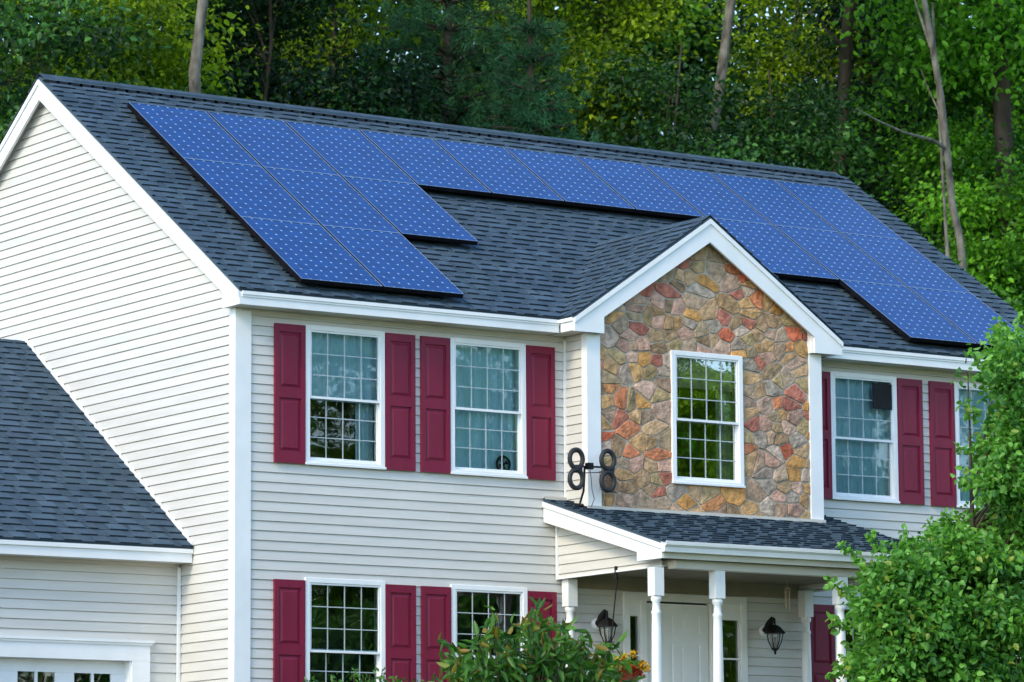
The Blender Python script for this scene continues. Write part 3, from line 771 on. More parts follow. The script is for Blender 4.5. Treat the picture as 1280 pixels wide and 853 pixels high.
siding(mb, (0, GY, 0), (1, 0, 0), (0, -1, 0), GZB, .463, lambda z: (GX, -.02), [(-5.55, -.62, GZB-.01, -.565)], phase=.03+.0)
hb(mb, 'garage_wall', M['siding'])
mb = MB()
def gx2(z):
    hw = (GRZ-.06-z)/GP
    return None if hw <= 0 else (max(GRY-hw, GY), min(GRY+hw, 2*GRY-GY))
siding(mb, (GX, 0, 0), (0, 1, 0), (-1, 0, 0), GZB, GRZ-.2, gx2, phase=.03); hb(mb, 'garage_wall', M['siding'])
mb = MB(); siding(mb, (0, 2*GRY-GY, 0), (1, 0, 0), (0, 1, 0), GZB, .46, lambda z: (GX, -.02), phase=.03); hb(mb, 'garage_wall', M['siding'])
m = MB(); m.box(-.052, -.019, GY-.052, GY-.019, GZB, .43); hb(m, 'corner_trim', M['trim'])
corner(GX, GY, 1, 1, GZB, .46)
m = MB(); x0, x1 = -5.8, -.385                                        # garage door surround
m.box(x0, x1, GY-.045, GY-.019, -.585, -.395); m.box(x0-.03, x1+.04, GY-.075, GY-.019, -.394, -.365); m.box(x0-.02, x1+.02, GY-.060, GY-.046, -.42, -.395)
m.box(x0, -5.57, GY-.045, GY-.019, GZB, -.586); m.box(-.60, x1, GY-.045, GY-.019, GZB, -.586)
m.box(-.618, -.598, GY-.018, GY+.16, GZB, -.586); m.box(-5.57, -5.55, GY-.018, GY+.16, GZB, -.586); m.box(-5.549, -.619, GY-.018, GY+.16, -.585, -.566)
hb(m, 'garage_door_trim', M['trim'])
m = MB(); yy = GY+.10; px = .834; lights = []
for k in range(6):                                                   # window groups: pairs of two lights, 4-wide pattern
    xa = -.775-k*px+.0
    for d in (0, .22): lights.append((xa-.22+d-.19+.19-.0, k))
zr0, zr1 = -.88, -.722
segs = sorted([(-.775-k*.665-.205*(j+1)-.03*j+.0, -.775-k*.665-.205*j-.03*j) for k in range(7) for j in range(2)])
segs = [s_ for s_ in segs if s_[0] > -5.5]
m.box(-5.549, -.619, yy, yy+.04, -.721, -.586); m.box(-5.549, -.619, yy, yy+.04, -1.10, -.881)
prev = -5.549
for a, b in segs: m.box(prev, a, yy, yy+.04, zr0, zr1); prev = b
m.box(prev, -.619, yy, yy+.04, zr0, zr1)
for i, (a, b) in enumerate(((-1.60, -1.105), (-2.10, -1.605), (-2.60, -2.105), (-2.74, -2.605))):
    m.box(-5.549, -.619, yy+.002*(i % 2), yy+.04, a, b)
    for k in range(8):
        xa = -5.45+k*.605
        if b-a > .3: m.box(xa, xa+.53, yy-.008, yy-.0005, a+.09, b-.09)
gd = hb(m, 'garage_door', M['gdoor'])
for a, b in segs:
    g = MB(); g.face([(a-.004, yy+.02, zr0), (b+.004, yy+.02, zr0), (b+.004, yy+.02, zr1), (a-.004, yy+.02, zr1)]); hb(g, 'pane', M['glass'], gd, fix=False)
m = MB(); m.box(GX+.05, -.03, GY+.5, 2*GRY-GY-.1, -.2, -.1); m.box(GX+.05, -.03, GY+2.5, GY+2.55, GZB, -.2); m.box(GX+.05, -.03, GY+.1, 2*GRY-GY-.1, GZB-.05, GZB); hb(m, 'garage_interior', M['room'])

# ------------------------------------------------------------------ solar panels
px0, pw, ps0, ph, pof = .622, 1.048, .816, 1.5499, .13
alp = math.atan2(ZR-ZE, YR+EO)
nrm = Vector((0, -math.sin(alp), math.cos(alp))); sdir = Vector((0, math.cos(alp), math.sin(alp)))
rowsin = [3, 3, 2, 1, 1, 1, 1, 2, 3, 3]
def make_panel():
    w_, h_, t_ = 1.017, 1.548, .046
    e = empty('solar_panel')
    m = MB(); f = .009
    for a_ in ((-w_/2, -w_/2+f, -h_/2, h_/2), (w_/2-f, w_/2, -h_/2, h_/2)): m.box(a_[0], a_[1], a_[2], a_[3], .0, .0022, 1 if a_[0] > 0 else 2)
    m.box(-w_/2, -w_/2+f, -h_/2, h_/2, -t_, 0); m.box(w_/2-f, w_/2, -h_/2, h_/2, -t_, 0)
    m.box(-w_/2+f, w_/2-f, -h_/2, -h_/2+f, -t_, 0); m.box(-w_/2+f, w_/2-f, h_/2-f, h_/2, -t_, 0)
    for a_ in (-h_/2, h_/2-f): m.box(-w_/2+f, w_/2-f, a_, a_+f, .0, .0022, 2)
    m.build('frame', [M['rail'], M['frame'], M['framedim']], e)
    m = MB(); m.box(-w_/2+f+.0005, w_/2-f-.0005, -h_/2+f+.0005, h_/2-f-.0005, -.010, -.003); m.build('glass', M['cells'], e)
    m = MB(); m.box(-w_/2+.02, w_/2-.02, -h_/2+.02, h_/2-.02, -t_+.002, -.012); m.box(-w_/2-.0148, w_/2+.0148, -h_/2+.004, h_/2-.004, -t_-.005, -t_-.0005); m.build('backsheet_gap_shade', M['rail'], e)  # wider black sheet below is added to paint shade in the panel gaps
    m = MB()
    for yy in (-.45, .45): m.box(-w_/2-.004, w_/2+.004, yy-.02, yy+.02, -t_-.045, -t_-.0055)
    for yy in (-.45, .45):
        for xx in (-.3, .3): m.box(xx-.02, xx+.02, yy-.03, yy+.03, -.14, -t_-.046)
    m.build('mounting_rail', M['rail'], e)
    return e
proto = make_panel(); first = True
ordn = ['first', 'second', 'third', 'fourth', 'fifth', 'sixth', 'seventh', 'eighth', 'ninth', 'tenth']
for c, nr in enumerate(rowsin):
    for r in range(nr):
        if first: o = proto; first = False
        else:
            o = proto.copy(); COL.objects.link(o)
            for ch in list(proto.children):
                k = ch.copy(); COL.objects.link(k); k.parent = o
        Lc = ps0+(r+.5)*ph
        o.location = Vector((px0+(c+.5)*pw, YR, ZR))-sdir*Lc+nrm*pof
        o.rotation_euler = (alp, 0, 0)
        col = ordn[c]+' column from the left end'
        if c == 9: col = 'rightmost column of the array'
        if c == 0: col = 'leftmost column of the array'
        if r == 0: lb = 'blue solar panel in the top row by the ridge, %s' % col
        elif r == 1: lb = 'blue solar panel in the middle row, %s' % col
        else: lb = 'blue solar panel in the bottom row near the eave, %s' % col
        tag(o, lb, 'solar panel', 'solar panels on the front roof slope')

# ------------------------------------------------------------------ antenna on the porch roof
ay = -.62
pc = at(737, 583, 'Y', ay); foot = at(724, 631, 'Y', -.50); foot.z = QZ0+foot.y*QS+.02
ant = empty('tv_antenna', foot, 'black twin loop television antenna on a bent mast beside the stone gable', 'antenna')
m = MB(); mt = at(730.5, 583, 'Y', ay+.04)
m.tube([foot, foot+Vector((.02, 0, .06)), at(729.5, 614, 'Y', ay+.04), mt-Vector((0, 0, .1)), mt], .012, 10); m.tube([foot-Vector((.05, 0, .01)), foot+Vector((.05, .0, .01))], .022, 8)
local(m, ant).build('mast', M['black'], ant, smooth=True)
m = MB(); a_ = at(716, 583, 'Y', ay); b_ = at(762, 584.5, 'Y', ay)
m.tube([a_, b_], .011, 8); m.box(pc.x-.04, pc.x+.03, ay-.035, ay+.03, pc.z-.035, pc.z+.035)
m.tube([a_+Vector((.1, 0, -.07)), b_+Vector((-.1, 0, -.06))], .005, 6)
local(m, ant).build('boom', M['black'], ant)
for (u_, vs) in ((719.3, (574, 599)), (758.8, (575.5, 602))):
    for i, v_ in enumerate(vs):
        c = at(u_, v_, 'Y', ay-.03); m = MB(); rr_ = .086; K = 28
        for dy, rad in ((0, .027),):
            pts = [c+Vector((math.cos(2*math.pi*k/K)*rr_*1.0, -.015+dy, math.sin(2*math.pi*k/K)*rr_*1.18)) for k in range(K)]
            m.tube(pts, rad, 10, closed=True)
        local(m, ant).build('loop', M['rubber'], ant, smooth=True)
for (u_, v_) in ((759, 589), (719.3, 587)):
    c = at(u_, v_, 'Y', ay+.02); m = MB()
    m.box(c.x-.05, c.x+.05, ay-.05, ay-.02, c.z-.045, c.z+.045)
    local(m, ant).build('balun', M['rubber'], ant, bevel=.006)
c = at(759, 601, 'Y', ay+.05); m = MB()
for i in range(9): m.tube([c+Vector((-.085+i*.021, .02, -.1)), c+Vector((-.085+i*.021, .02, .1))], .003, 5)
for i in range(9): m.tube([c+Vector((-.085, .02, -.1+i*.025)), c+Vector((.085, .02, -.1+i*.025))], .003, 5)
local(m, ant).build('reflector', M['rubber'], ant)
m = MB(); pts = [at(737.5, 588, 'Y', ay), at(739, 598, 'Y', ay), at(740, 612, 'Y', ay+.02), at(743, 624, 'Y', ay+.02), at(739, 634, 'Y', ay+.06)]
z_ = QZ0+(ay+.06)*QS; pts[-1].z = max(pts[-1].z, z_)
m.tube(pts, .005, 6); cb_ = m.build('antenna_cable', M['cable']); tag(cb_, 'thin grey cable dangling from the antenna to the porch roof', 'cable')

# ------------------------------------------------------------------ porch lanterns, chime, basket
def lantern():
    e = empty('wall_lantern'); m = MB()
    m.lathe((0, 0, 0), [(.060, 0), (.062, .008), (.050, .022), (.02, .03)], 20); m.v = [(a, -c_, b) for a, b, c_ in m.v]
    m.build('backplate', M['trim'], e, smooth=True)
    m = MB(); m.tube([(0, -.03, 0), (0, -.07, .02), (0, -.11, .08), (0, -.15, .13), (0, -.185, .12), (0, -.19, .06)], [.036, .042, .040, .020, .011, .010], 10); m.build('arm', M['black'], e, smooth=True)
    m = MB(); m.lathe((0, -.19, 0), [(.004, .075), (.012, .055), (.034, .048), (.068, .022), (.098, -.015), (.114, -.034), (.114, -.042), (.06, -.044)][::-1], 6); m.build('cap', M['black'], e)
    m = MB()
    for k in range(6):
        th = 2*math.pi*(k+.5)/6
        m.tube([(.082*math.cos(th), -.19+.082*math.sin(th), -.045), (.066*math.cos(th), -.19+.066*math.sin(th), -.13), (.035*math.cos(th), -.19+.035*math.sin(th), -.20)], .006, 6)
    m.lathe((0, -.19, 0), [(.004, -.27), (.014, -.25), (.010, -.235), (.040, -.21), (.040, -.198)], 12); m.tube([(0, -.19, -.2), (0, -.19, -.08)], .014, 8)
    m.build('cage', M['black'], e)
    m = MB(); m.lathe((0, -.19, 0), [(.033, -.197), (.060, -.13), (.076, -.046)], 6); m.build('shade', M['lampglass'], e)
    return e
l1 = lantern(); p = at(744, 778, 'Y', 0); l1.location = (p.x, -.02, p.z-.02); l1.scale = (1.12, 1.12, 1.05)
tag(l1, 'black wall lantern on the siding to the left of the front door', 'lantern', 'lanterns flanking the front door')
l2 = l1.copy(); COL.objects.link(l2)
for ch in list(l1.children):
    k = ch.copy(); COL.objects.link(k); k.parent = l2
p = at(953, 789, 'Y', 0); l2.location = (p.x, -.02, p.z); l2.scale = (1.12, 1.12, 1.05)
tag(l2, 'black wall lantern on the siding to the right of the front door', 'lantern', 'lanterns flanking the front door')
cy_ = -.55; c = at(984, 724, 'Y', cy_)
ch = empty('wind_chime', (c.x, cy_, .45), 'small copper wind chime hanging from the porch ceiling by the right post', 'wind chime')
m = MB(); m.tube([(0, 0, 0), (0, 0, -.08)], .003, 6); m.lathe((0, 0, -.095), [(.035, 0), (.035, .012), (.01, .018)], 14); m.build('top_disc', M['copper'], ch)
for k in range(5):
    th = 1.257*k; m = MB(); m.tube([(.026*math.cos(th), .026*math.sin(th), -.11), (.026*math.cos(th), .026*math.sin(th), -.26-.02*k)], .006, 8); m.build('tube', M['copper'], ch, smooth=True)

# ------------------------------------------------------------------ foliage
def leaf_mesh(name, pos, size, aspect, mats, tone, acc=None, nrm_bias=None, parent=None, droop=0.0, fold=.25, rs=None, out=None):
    """pos (N,3); each leaf is a folded rhombus of two quads-> 4 tris kept as 2 quads"""
    rs = rs or rng; n = len(pos)
    s = size*rs.uniform(.7, 1.25, n)
    d = rs.normal(size=(n, 3)); d[:, 2] -= droop
    if out is not None: d = d*.6+out
    d /= np.linalg.norm(d, axis=1)[:, None]
    q = rs.normal(size=(n, 3)); q[:, 2] += 0 if nrm_bias is None else nrm_bias
    nn = q-(q*d).sum(1)[:, None]*d; nn /= np.linalg.norm(nn, axis=1)[:, None]+1e-9
    b = np.cross(nn, d)
    L = s[:, None]; Wd = L*aspect
    p0 = pos; p3 = pos+d*L-nn*L*.12
    m1 = pos+d*L*.30; m2 = pos+d*L*.68-nn*L*.03
    a1 = m1+b*Wd*.5+nn*Wd*fold; a2 = m2+b*Wd*.38+nn*Wd*fold*.7
    c1 = m1-b*Wd*.5+nn*Wd*fold; c2 = m2-b*Wd*.38+nn*Wd*fold*.7
    V = np.stack([p0, a1, a2, p3, c2, c1], 1).reshape(-1, 3)
    base = (np.arange(n)*6)[:, None]
    F = np.concatenate([base+np.array([[0, 1, 2, 3]]), base+np.array([[0, 3, 4, 5]])], 1).reshape(-1)
    me = bpy.data.meshes.new(name); me.vertices.add(n*6); me.vertices.foreach_set('co', V.astype(np.float32).ravel())
    me.loops.add(n*8); me.loops.foreach_set('vertex_index', F.astype(np.int32))
    me.polygons.add(n*2); me.polygons.foreach_set('loop_start', (np.arange(n*2)*4).astype(np.int32)); me.polygons.foreach_set('loop_total', np.full(n*2, 4, np.int32))
    me.update(calc_edges=True); me.validate()
    ca = me.color_attributes.new('tone', 'FLOAT_COLOR', 'CORNER')
    col = np.zeros((n, 8, 4), np.float32); col[:, :, 0] = tone[:, None]; col[:, :, 3] = 1
    if acc is not None: col[:, :, 1] = acc[:, None]
    ca.data.foreach_set('color', col.ravel())
    me.materials.append(mats)
    o = bpy.data.objects.new(name, me); COL.objects.link(o)
    if parent: o.parent = parent
    return o

def sph(rs, n):
    d = rs.normal(size=(n, 3)); return d/np.linalg.norm(d, axis=1)[:, None]
def tree(name, label, cat, base, height, trunk_r, blobs, nleaf, lsize, mat, bark='bark_brown', group=None, lean=(0, 0), seed=0, clump=.55, aspect=.55, ncl=None, limbs=True, topr=.25, path=None, flat=.45, bias=1.0, tone_mu=.45):
    """blobs: list of (dx,dy,z,rx,ry,rz) crown lobes relative to base; leaves gather in clumps on the lobes"""
    rs = np.random.default_rng(seed); base = Vector(base)
    e = empty(name, base, label, cat, group)
    m = MB(); K = 9
    if path is None:
        path = [(lean[0]*(i/K)**1.3*height+.12*math.sin(i*1.3+seed), lean[1]*(i/K)*height+.12*math.cos(i*1.7+seed), height*i/K) for i in range(K+1)]
    path = [Vector(p) for p in path]
    rad = [trunk_r*(1-(1-topr)*(i/(len(path)-1)))*(1.35 if i == 0 else 1) for i in range(len(path))]
    m.tube(path, rad, 12)
    def tp(z):
        for a, b, in zip(path, path[1:]):
            if a.z <= z <= b.z: return a.lerp(b, (z-a.z)/(b.z-a.z+1e-9))
        return path[-1]
    P = []; T = []; O = []
    vol = np.array([b[3]*b[4]*b[5] for b in blobs])**(2/3); vol = vol/vol.sum()
    for bi, (dx, dy, z, rx, ry, rz) in enumerate(blobs):
        c = np.array([dx, dy, z]); sc_ = np.array([rx, ry, rz])
        nb = max(40, int(nleaf*vol[bi])); nc = max(6, int((ncl or 60)*vol[bi]*1.0))
        dd = sph(rs, nc); rr = rs.uniform(.45, 1.05, nc)[:, None]; cc = c+dd*rr*sc_
        if limbs:
            tgt = cc[rs.choice(nc, min(nc, 5), replace=False)]
            for t_ in tgt:
                z0 = max(min(t_[2]-abs(rs.uniform(.5, 2.0)), height*.97), height*.12); s0 = tp(z0); t_ = Vector(t_)
                mid = s0.lerp(t_, .5)+Vector((rs.uniform(-.2, .2), rs.uniform(-.2, .2), .15*rs.uniform(-1, 2)))
                r0 = trunk_r*.28*rs.uniform(.6, 1.1); m.tube([s0, s0.lerp(mid, .5)+Vector((0, 0, .08)), mid, t_], [r0, r0*.75, r0*.5, r0*.18], 6)
        w_ = rs.uniform(.3, 1.7, nc); w_ /= w_.sum()
        ctone = rs.beta(1.0, 1.0/tone_mu, nc)
        idx = rs.choice(nc, nb, p=w_)
        off = rs.normal(size=(nb, 3))*np.array([clump, clump, clump*flat])
        P.append(cc[idx]+off); T.append(np.clip(ctone[idx]*rs.uniform(.3, 1.3, nb), 0, 1)); O.append(off/clump)
    m.build('trunk', M[bark], e, smooth=True)
    P = np.concatenate(P); T = np.concatenate(T); O = np.concatenate(O)
    keep = P[:, 2] > .2; P = P[keep]; T = T[keep]; O = O[keep]
    O[:, 2] -= .2
    leaf_mesh('crown', P, lsize, aspect, M[mat], T, parent=e, nrm_bias=bias, droop=.3, rs=rs, out=O*.5)
    return e

def ground_z(x, y):
    z = -2.35
    z += -.055*max(0, -(y+4)) + .0
    if y > 10: z += min((y-10)*.09, 6)
    return max(z, -4.85) if y < 10 else z
# terrain: one sheet to the horizon
xs = [-900, -400, -200, -100, -60, -40, -30, -22, -15, -10, -5, 0, 5, 10, 15, 20, 28, 36, 50, 70, 110, 200, 400, 900]
ys = [-900, -400, -200, -120, -80, -60, -50, -44, -38, -32, -26, -20, -14, -9, -6, -4, -2, 0, 4, 9, 12, 16, 20, 26, 34, 45, 60, 90, 150, 300, 900]
mb = MB(); 
gz = lambda x, y: ground_z(x, y)-(.35*max(0, min(1, (-x-.5)/3)) if y < 14 else 0)
for a, b in zip(xs, xs[1:]):
    for c_, d_ in zip(ys, ys[1:]):
        mb.face([(a, c_, gz(a, c_)), (b, c_, gz(b, c_)), (b, d_, gz(b, d_)), (a, d_, gz(a, d_))])
g = mb.build('ground', M['grass'], smooth=True, bevel=0); tag(g, kind='structure')
mb = MB()
for c_, d_ in zip([-34, -26, -20, -14, -9, -6, -4, -2, 0], [-26, -20, -14, -9, -6, -4, -2, 0, 1.25]):
    gd_ = lambda x, y: ground_z(0, y)-.35*min(1, -x/5)+.04
    for xa, xb in ((-6, -5), (-5, -.6)): mb.face([(xa, c_, gd_(xa, c_)), (xb, c_, gd_(xb, c_)), (xb, d_, gd_(xb, d_)), (xa, d_, gd_(xa, d_))])
g = mb.build('driveway', M['asphalt']); tag(g, kind='structure')
mb = MB()
for a, b in zip(xs, xs[1:]): mb.face([(a, -44, -4.8), (b, -44, -4.8), (b, -37, -4.72), (a, -37, -4.72)])
g = mb.build('road', M['asphalt']); tag(g, kind='structure')

# ---- forest behind the house
GRP = 'woodland trees standing behind the house'
def fp(u, Y, v=200):            # trunk foot below an image column at depth Y
    p = at(u, v, 'Y', Y); return Vector((p.x, p.y, ground_z(p.x, Y)-.1))
def zat(u, v, Y, b): return at(u, v, 'Y', Y).z-b.z
def lobes(rs, n, rad, zlo, zhi, size):
    out = []
    for i in range(n):
        z = zlo+(zhi-zlo)*(i+.5)/n; k = math.sin(math.pi*min(.98, .18+.8*(i+.5)/n)); th = rs.uniform(0, 6.28); r_ = rad*k*rs.uniform(.2, .75)
        s_ = size*rs.uniform(.75, 1.2)*(0.6+.4*k); out.append((r_*math.cos(th), r_*math.sin(th), z, s_*1.15, s_*1.15, s_*.75))
    return out
def decid(u, Y, H_, rad, mat, label, seed, nleaf=30000, lsize=.112, bark='bark_brown', tr=.07, zlo=.15, ncl=230, size=1.7, n=11, cat='tree', clump=.42, tone=.45, **k):
    b = fp(u, Y); rs = np.random.default_rng(seed+99)
    return tree(cat if cat != 'tree' else 'broadleaf_tree', label, 'tree', b, H_, tr, lobes(rs, n, rad, H_*zlo, H_*.97, size), int(nleaf*1.45), lsize, mat, bark, GRP, seed=seed, ncl=ncl, clump=clump, aspect=.62, tone_mu=tone, **k)

decid(60, 17, 15, 2.6, 'leaf_sunlit_gold', 'sunlit golden green broadleaf tree above the left end of the ridge', 1, 32000)
decid(-60, 15, 14, 2.6, 'leaf_dark', 'dark leafy tree at the far left behind the gable', 2, 26000)
decid(150, 20, 17, 2.8, 'leaf_mid', 'mid green tree just left of the pale leaning trunk', 3, 30000)
decid(330, 19, 16, 2.8, 'leaf_deep', 'dark green tree just right of the pale leaning trunk', 4, 30000)
decid(410, 23, 18, 2.6, 'leaf_sunlit_gold', 'sunlit yellow green tree between the dark tree and the tall pine', 5, 26000)
decid(760, 20, 17, 2.7, 'leaf_sunlit_gold', 'sunlit yellow green tree right of the pine', 6, 34000, tone=.5)
decid(850, 16.5, 13, 2.0, 'leaf_dark', 'blue green leafy tree in front of the pale tilted trunk', 7, 22000)
decid(1000, 24, 18, 3.0, 'leaf_sunlit_gold', 'golden backlit tree beside the dark brown trunk', 8, 34000, tone=.55)
decid(960, 17.5, 13, 2.4, 'leaf_dark', 'mid green understorey tree right of the pale tilted trunk', 9, 26000)
decid(1090, 21, 16, 2.6, 'leaf_deep', 'dark shaded tree behind the slender bare trunk', 10, 30000)
decid(1235, 17, 16, 2.5, 'leaf_bright', 'bright green maple at the right edge behind the roof', 11, 42000, tone=.5)
decid(1180, 14.2, 9.0, 1.7, 'leaf_bright', 'low lime green maple just beyond the right rake of the roof', 12, 26000, tr=.09, zlo=.1, size=1.3, tone=.6)
decid(1330, 14.5, 12, 2.2, 'leaf_bright', 'leafy bright tree partly outside the right edge', 13, 26000)
decid(1020, 15.5, 9.5, 1.7, 'leaf_deep', 'short dark tree behind the right end of the ridge', 14, 16000, tr=.09, size=1.3)
for i, (u_, Y_, mt_) in enumerate(((-150, 27, 'leaf_dark'), (20, 29, 'leaf_sunlit_gold'), (180, 31, 'leaf_mid'), (300, 28, 'leaf_dark'), (470, 31, 'leaf_dark'), (600, 29, 'leaf_dark'), (730, 32, 'leaf_mid'), (880, 30, 'leaf_dark'), (1010, 33, 'leaf_mid'), (1150, 30, 'leaf_sunlit_gold'), (1290, 31, 'leaf_mid'), (1420, 27, 'leaf_dark'))):
    pos = ['far left', 'behind the left gable peak', 'left of the pale trunk', 'right of the pale trunk', 'left of the pine', 'behind the pine', 'right of the pine', 'behind the pale tilted trunk', 'behind the dark brown trunk', 'behind the slender bare trunk', 'behind the bright maple', 'far right'][i]
    decid(u_, Y_, 20, 3.6, mt_, 'tall tree of the back row, %s' % pos, 30+i, 24000, .19, zlo=.08, size=2.5, ncl=150, clump=.6)

# pines: needle tufts on drooping whorls
def pine(u, Y, H_, rad, label, seed, n=60000):
    b = fp(u, Y); rs = np.random.default_rng(seed); e = empty('pine_tree', b, label, 'tree', GRP)
    m = MB(); m.tube([(0, 0, 0), (.05, 0, H_*.5), (0, .05, H_)], [.22, .15, .03], 12)
    P = []; T = []; O = []; z = 1.5; tot = []
    while z < H_-.3:
        k = int(rs.integers(5, 8)); a0 = rs.uniform(0, 6.28)
        for j in range(k):
            th = a0+6.283*j/k+rs.uniform(-.3, .3); L = rad*(1-(z/H_)**1.6)*rs.uniform(.7, 1.1)+.3
            s0 = Vector((0, 0, z)); s1 = Vector((math.cos(th)*L*.5, math.sin(th)*L*.5, z+.10*L)); s2 = Vector((math.cos(th)*L, math.sin(th)*L, z+.12*L-.02*L*L))
            m.tube([s0, s1, s2], [.035, .022, .006], 5); tot.append((s0, s1, s2, L))
        z += rs.uniform(.32, .5)
    SL = sum(t[3] for t in tot)
    for s0, s1, s2, L in tot:
        nn = int(n*L/SL); nt_ = max(4, int(L*7)); tone = rs.uniform(.2, .75)
        ts = rs.uniform(.22, 1.0, nt_); side = rs.normal(0, .20, (nt_, 3))*np.array([1, 1, .5])*(1.1-ts[:, None]*.4)*min(1.4, L)
        cc = np.array([list(s0.lerp(s1, t*2) if t < .5 else s1.lerp(s2, t*2-1)) for t in ts])+side
        idx = rs.integers(0, nt_, nn); off = rs.normal(0, .045, (nn, 3)); P.append(cc[idx]+off); T.append(np.clip(tone+rs.normal(0, .15, nn), 0, 1))
        o_ = rs.normal(0, 1, (nn, 3))+np.array([s2.x/L, s2.y/L, .25])*1.2; O.append(o_)
    m.build('trunk', M['bark_brown'], e, smooth=True)
    leaf_mesh('crown', np.concatenate(P), .15, .085, M['needle'], np.concatenate(T), parent=e, rs=rs, out=np.concatenate(O), fold=.1)
pine(560, 19, 17, 3.0, 'soft dark green pine filling the middle above the ridge', 51, 110000)
pine(665, 16.5, 13.5, 2.3, 'shorter blue green pine right of the tall pine', 52, 70000)
pine(455, 16.0, 10.2, 2.0, 'low pine just above the ridge left of centre', 53, 45000)

# tall bare trunks that show between the crowns
def bare(label, pts_px, Y, r0, r1, bark, seed, limbs=(), crown=True, mat='leaf_mid', H_=None):
    P = [at(u, v, 'Y', Y) for u, v in pts_px]
    b = Vector((P[0].x, P[0].y, ground_z(P[0].x, Y)-.1))
    d = (P[1]-P[0]); foot = P[0]-d.normalized()*min(3, P[0].z-b.z); b = Vector((foot.x, foot.y, b.z))
    e = empty('tall_tree', b, label, 'tree', GRP)
    top = P[-1]+(P[-1]-P[-2]).normalized()*3.5
    path = [b, foot.lerp(P[0], .6)]+P+[top]; n_ = len(path)
    m = MB(); m.tube([p-b for p in path], [r0+(r1-r0)*i/(n_-1) for i in range(n_)], 12)
    for L_ in limbs:
        q_ = [at(u, v, 'Y', Y+dy)-b for u, v, dy in L_[0]]; m.tube(q_, [L_[1]*(1-.8*i/(len(q_)-1)) for i in range(len(q_))], 7)
    m.build('trunk', M[bark], e, smooth=True)
    if crown:
        rs = np.random.default_rng(seed); c = np.array(top-b); nc = 60; cc = c+sph(rs, nc)*np.array([2.2, 2.2, 1.8]); idx = rs.integers(0, nc, 9000)
        off = rs.normal(0, .45, (9000, 3)); leaf_mesh('crown', cc[idx]+off, .15, .6, M[mat], np.clip(rs.normal(.45, .2, 9000), 0, 1), parent=e, rs=rs, nrm_bias=1)
    return e
bare('pale grey trunk leaning slightly, rising behind the left of the ridge', [(244, 122), (243, 90), (248, 50), (254, 0)], 13.6, .10, .075, 'bark_grey', 61, mat='leaf_dark')
bare('mottled pale trunk tilted behind the middle of the ridge', [(882, 200), (888, 165), (897, 130), (905, 70), (914, 0)], 16.9, .11, .08, 'bark_grey', 62, mat='leaf_sunlit_gold')
bare('dark brown straight trunk under golden leaves right of centre', [(1052, 160), (1056, 100), (1058, 50), (1063, 0)], 18.5, .13, .10, 'bark_brown', 63, limbs=(([(1057, 60, 0), (1040, 45, .2), (1022, 22, .4)], .05),))
bare('slender bare trunk with one crooked side branch behind the right rake', [(1204, 340), (1200, 300), (1190, 255), (1184, 190), (1176, 120), (1164, 50), (1155, 0)], 13.6, .075, .045, 'bark_grey', 64,
     limbs=(([(1181, 185, 0), (1165, 175, -.2), (1130, 166, -.4), (1095, 150, -.6), (1070, 136, -.7)], .035), ([(1164, 60, 0), (1150, 20, .2), (1140, -10, .4)], .035), ([(1178, 150, 0), (1160, 110, .3), (1150, 85, .4)], .018)), mat='leaf_dark')
bare('short thin grey stem beside the slender bare trunk', [(1185, 325), (1183, 295), (1181, 262)], 13.8, .05, .02, 'bark_grey', 65, crown=False)
bare('thick brown trunk low at the right edge among bright leaves', [(1264, 325), (1262, 290), (1258, 240), (1256, 200)], 15.6, .20, .15, 'bark_brown', 66, mat='leaf_bright')

# ---- trees across the road, seen only as reflections in the window glass
for i in range(12):
    x = 12+4.3*i; y = -50-(0, 3.5, 1.2, 5, 2.2)[i % 5]; H_ = (17, 19.5, 18, 21, 18.5, 20)[i % 6]
    rs = np.random.default_rng(200+i)
    tree('broadleaf_tree', 'roadside tree across the street mirrored in the windows, %s from the left' % (ordn+['eleventh', 'twelfth'])[i], 'tree', (x, y, -4.9), H_, .2, lobes(rs, 13, 2.6, 1.5, H_*.95, 2.4), 20000, .34, ('leaf_bright', 'leaf_sunlit_gold')[i % 2], seed=200+i, ncl=120, clump=.6, group='trees across the street', tone_mu=1.6)

# ---- foreground tree on the right, in front of the house
TY = -5.0
def fl(u, v, Y): return at(u, v, 'Y', Y)
tb = at(1225, 900, 'Y', TY); tb = Vector((tb.x, TY, ground_z(tb.x, TY)))
ft = empty('ornamental_tree', tb, 'small bright green tree in front of the porch at the right edge', 'tree')
rs = np.random.default_rng(77)
lob = [  # u, v, half width px, half height px, weight
    (1270, 462, 34, 44, 1.2), (1252, 440, 12, 22, .12), (1282, 545, 46, 60, 2.0), (1256, 590, 32, 50, 1.3), (1284, 645, 66, 66, 2.0), (1204, 690, 56, 38, 2.0), (1136, 720, 48, 32, 1.6), (1118, 762, 40, 44, 1.6), (1160, 780, 85, 70, 4.2),
    (1240, 760, 85, 80, 4.0), (1110, 830, 44, 48, 1.8), (1180, 860, 90, 60, 3.0), (1262, 880, 80, 60, 2.4), (1100, 905, 60, 50, 1.6), (1330, 600, 60, 110, 2.5), (1350, 760, 80, 120, 3.0), (1210, 470, 8, 8, .03)]
mpp = (Vector((tb.x, TY, 0))-CAM).length/F
Ps = []; Ts = []; As = []; Os = []; sk = []
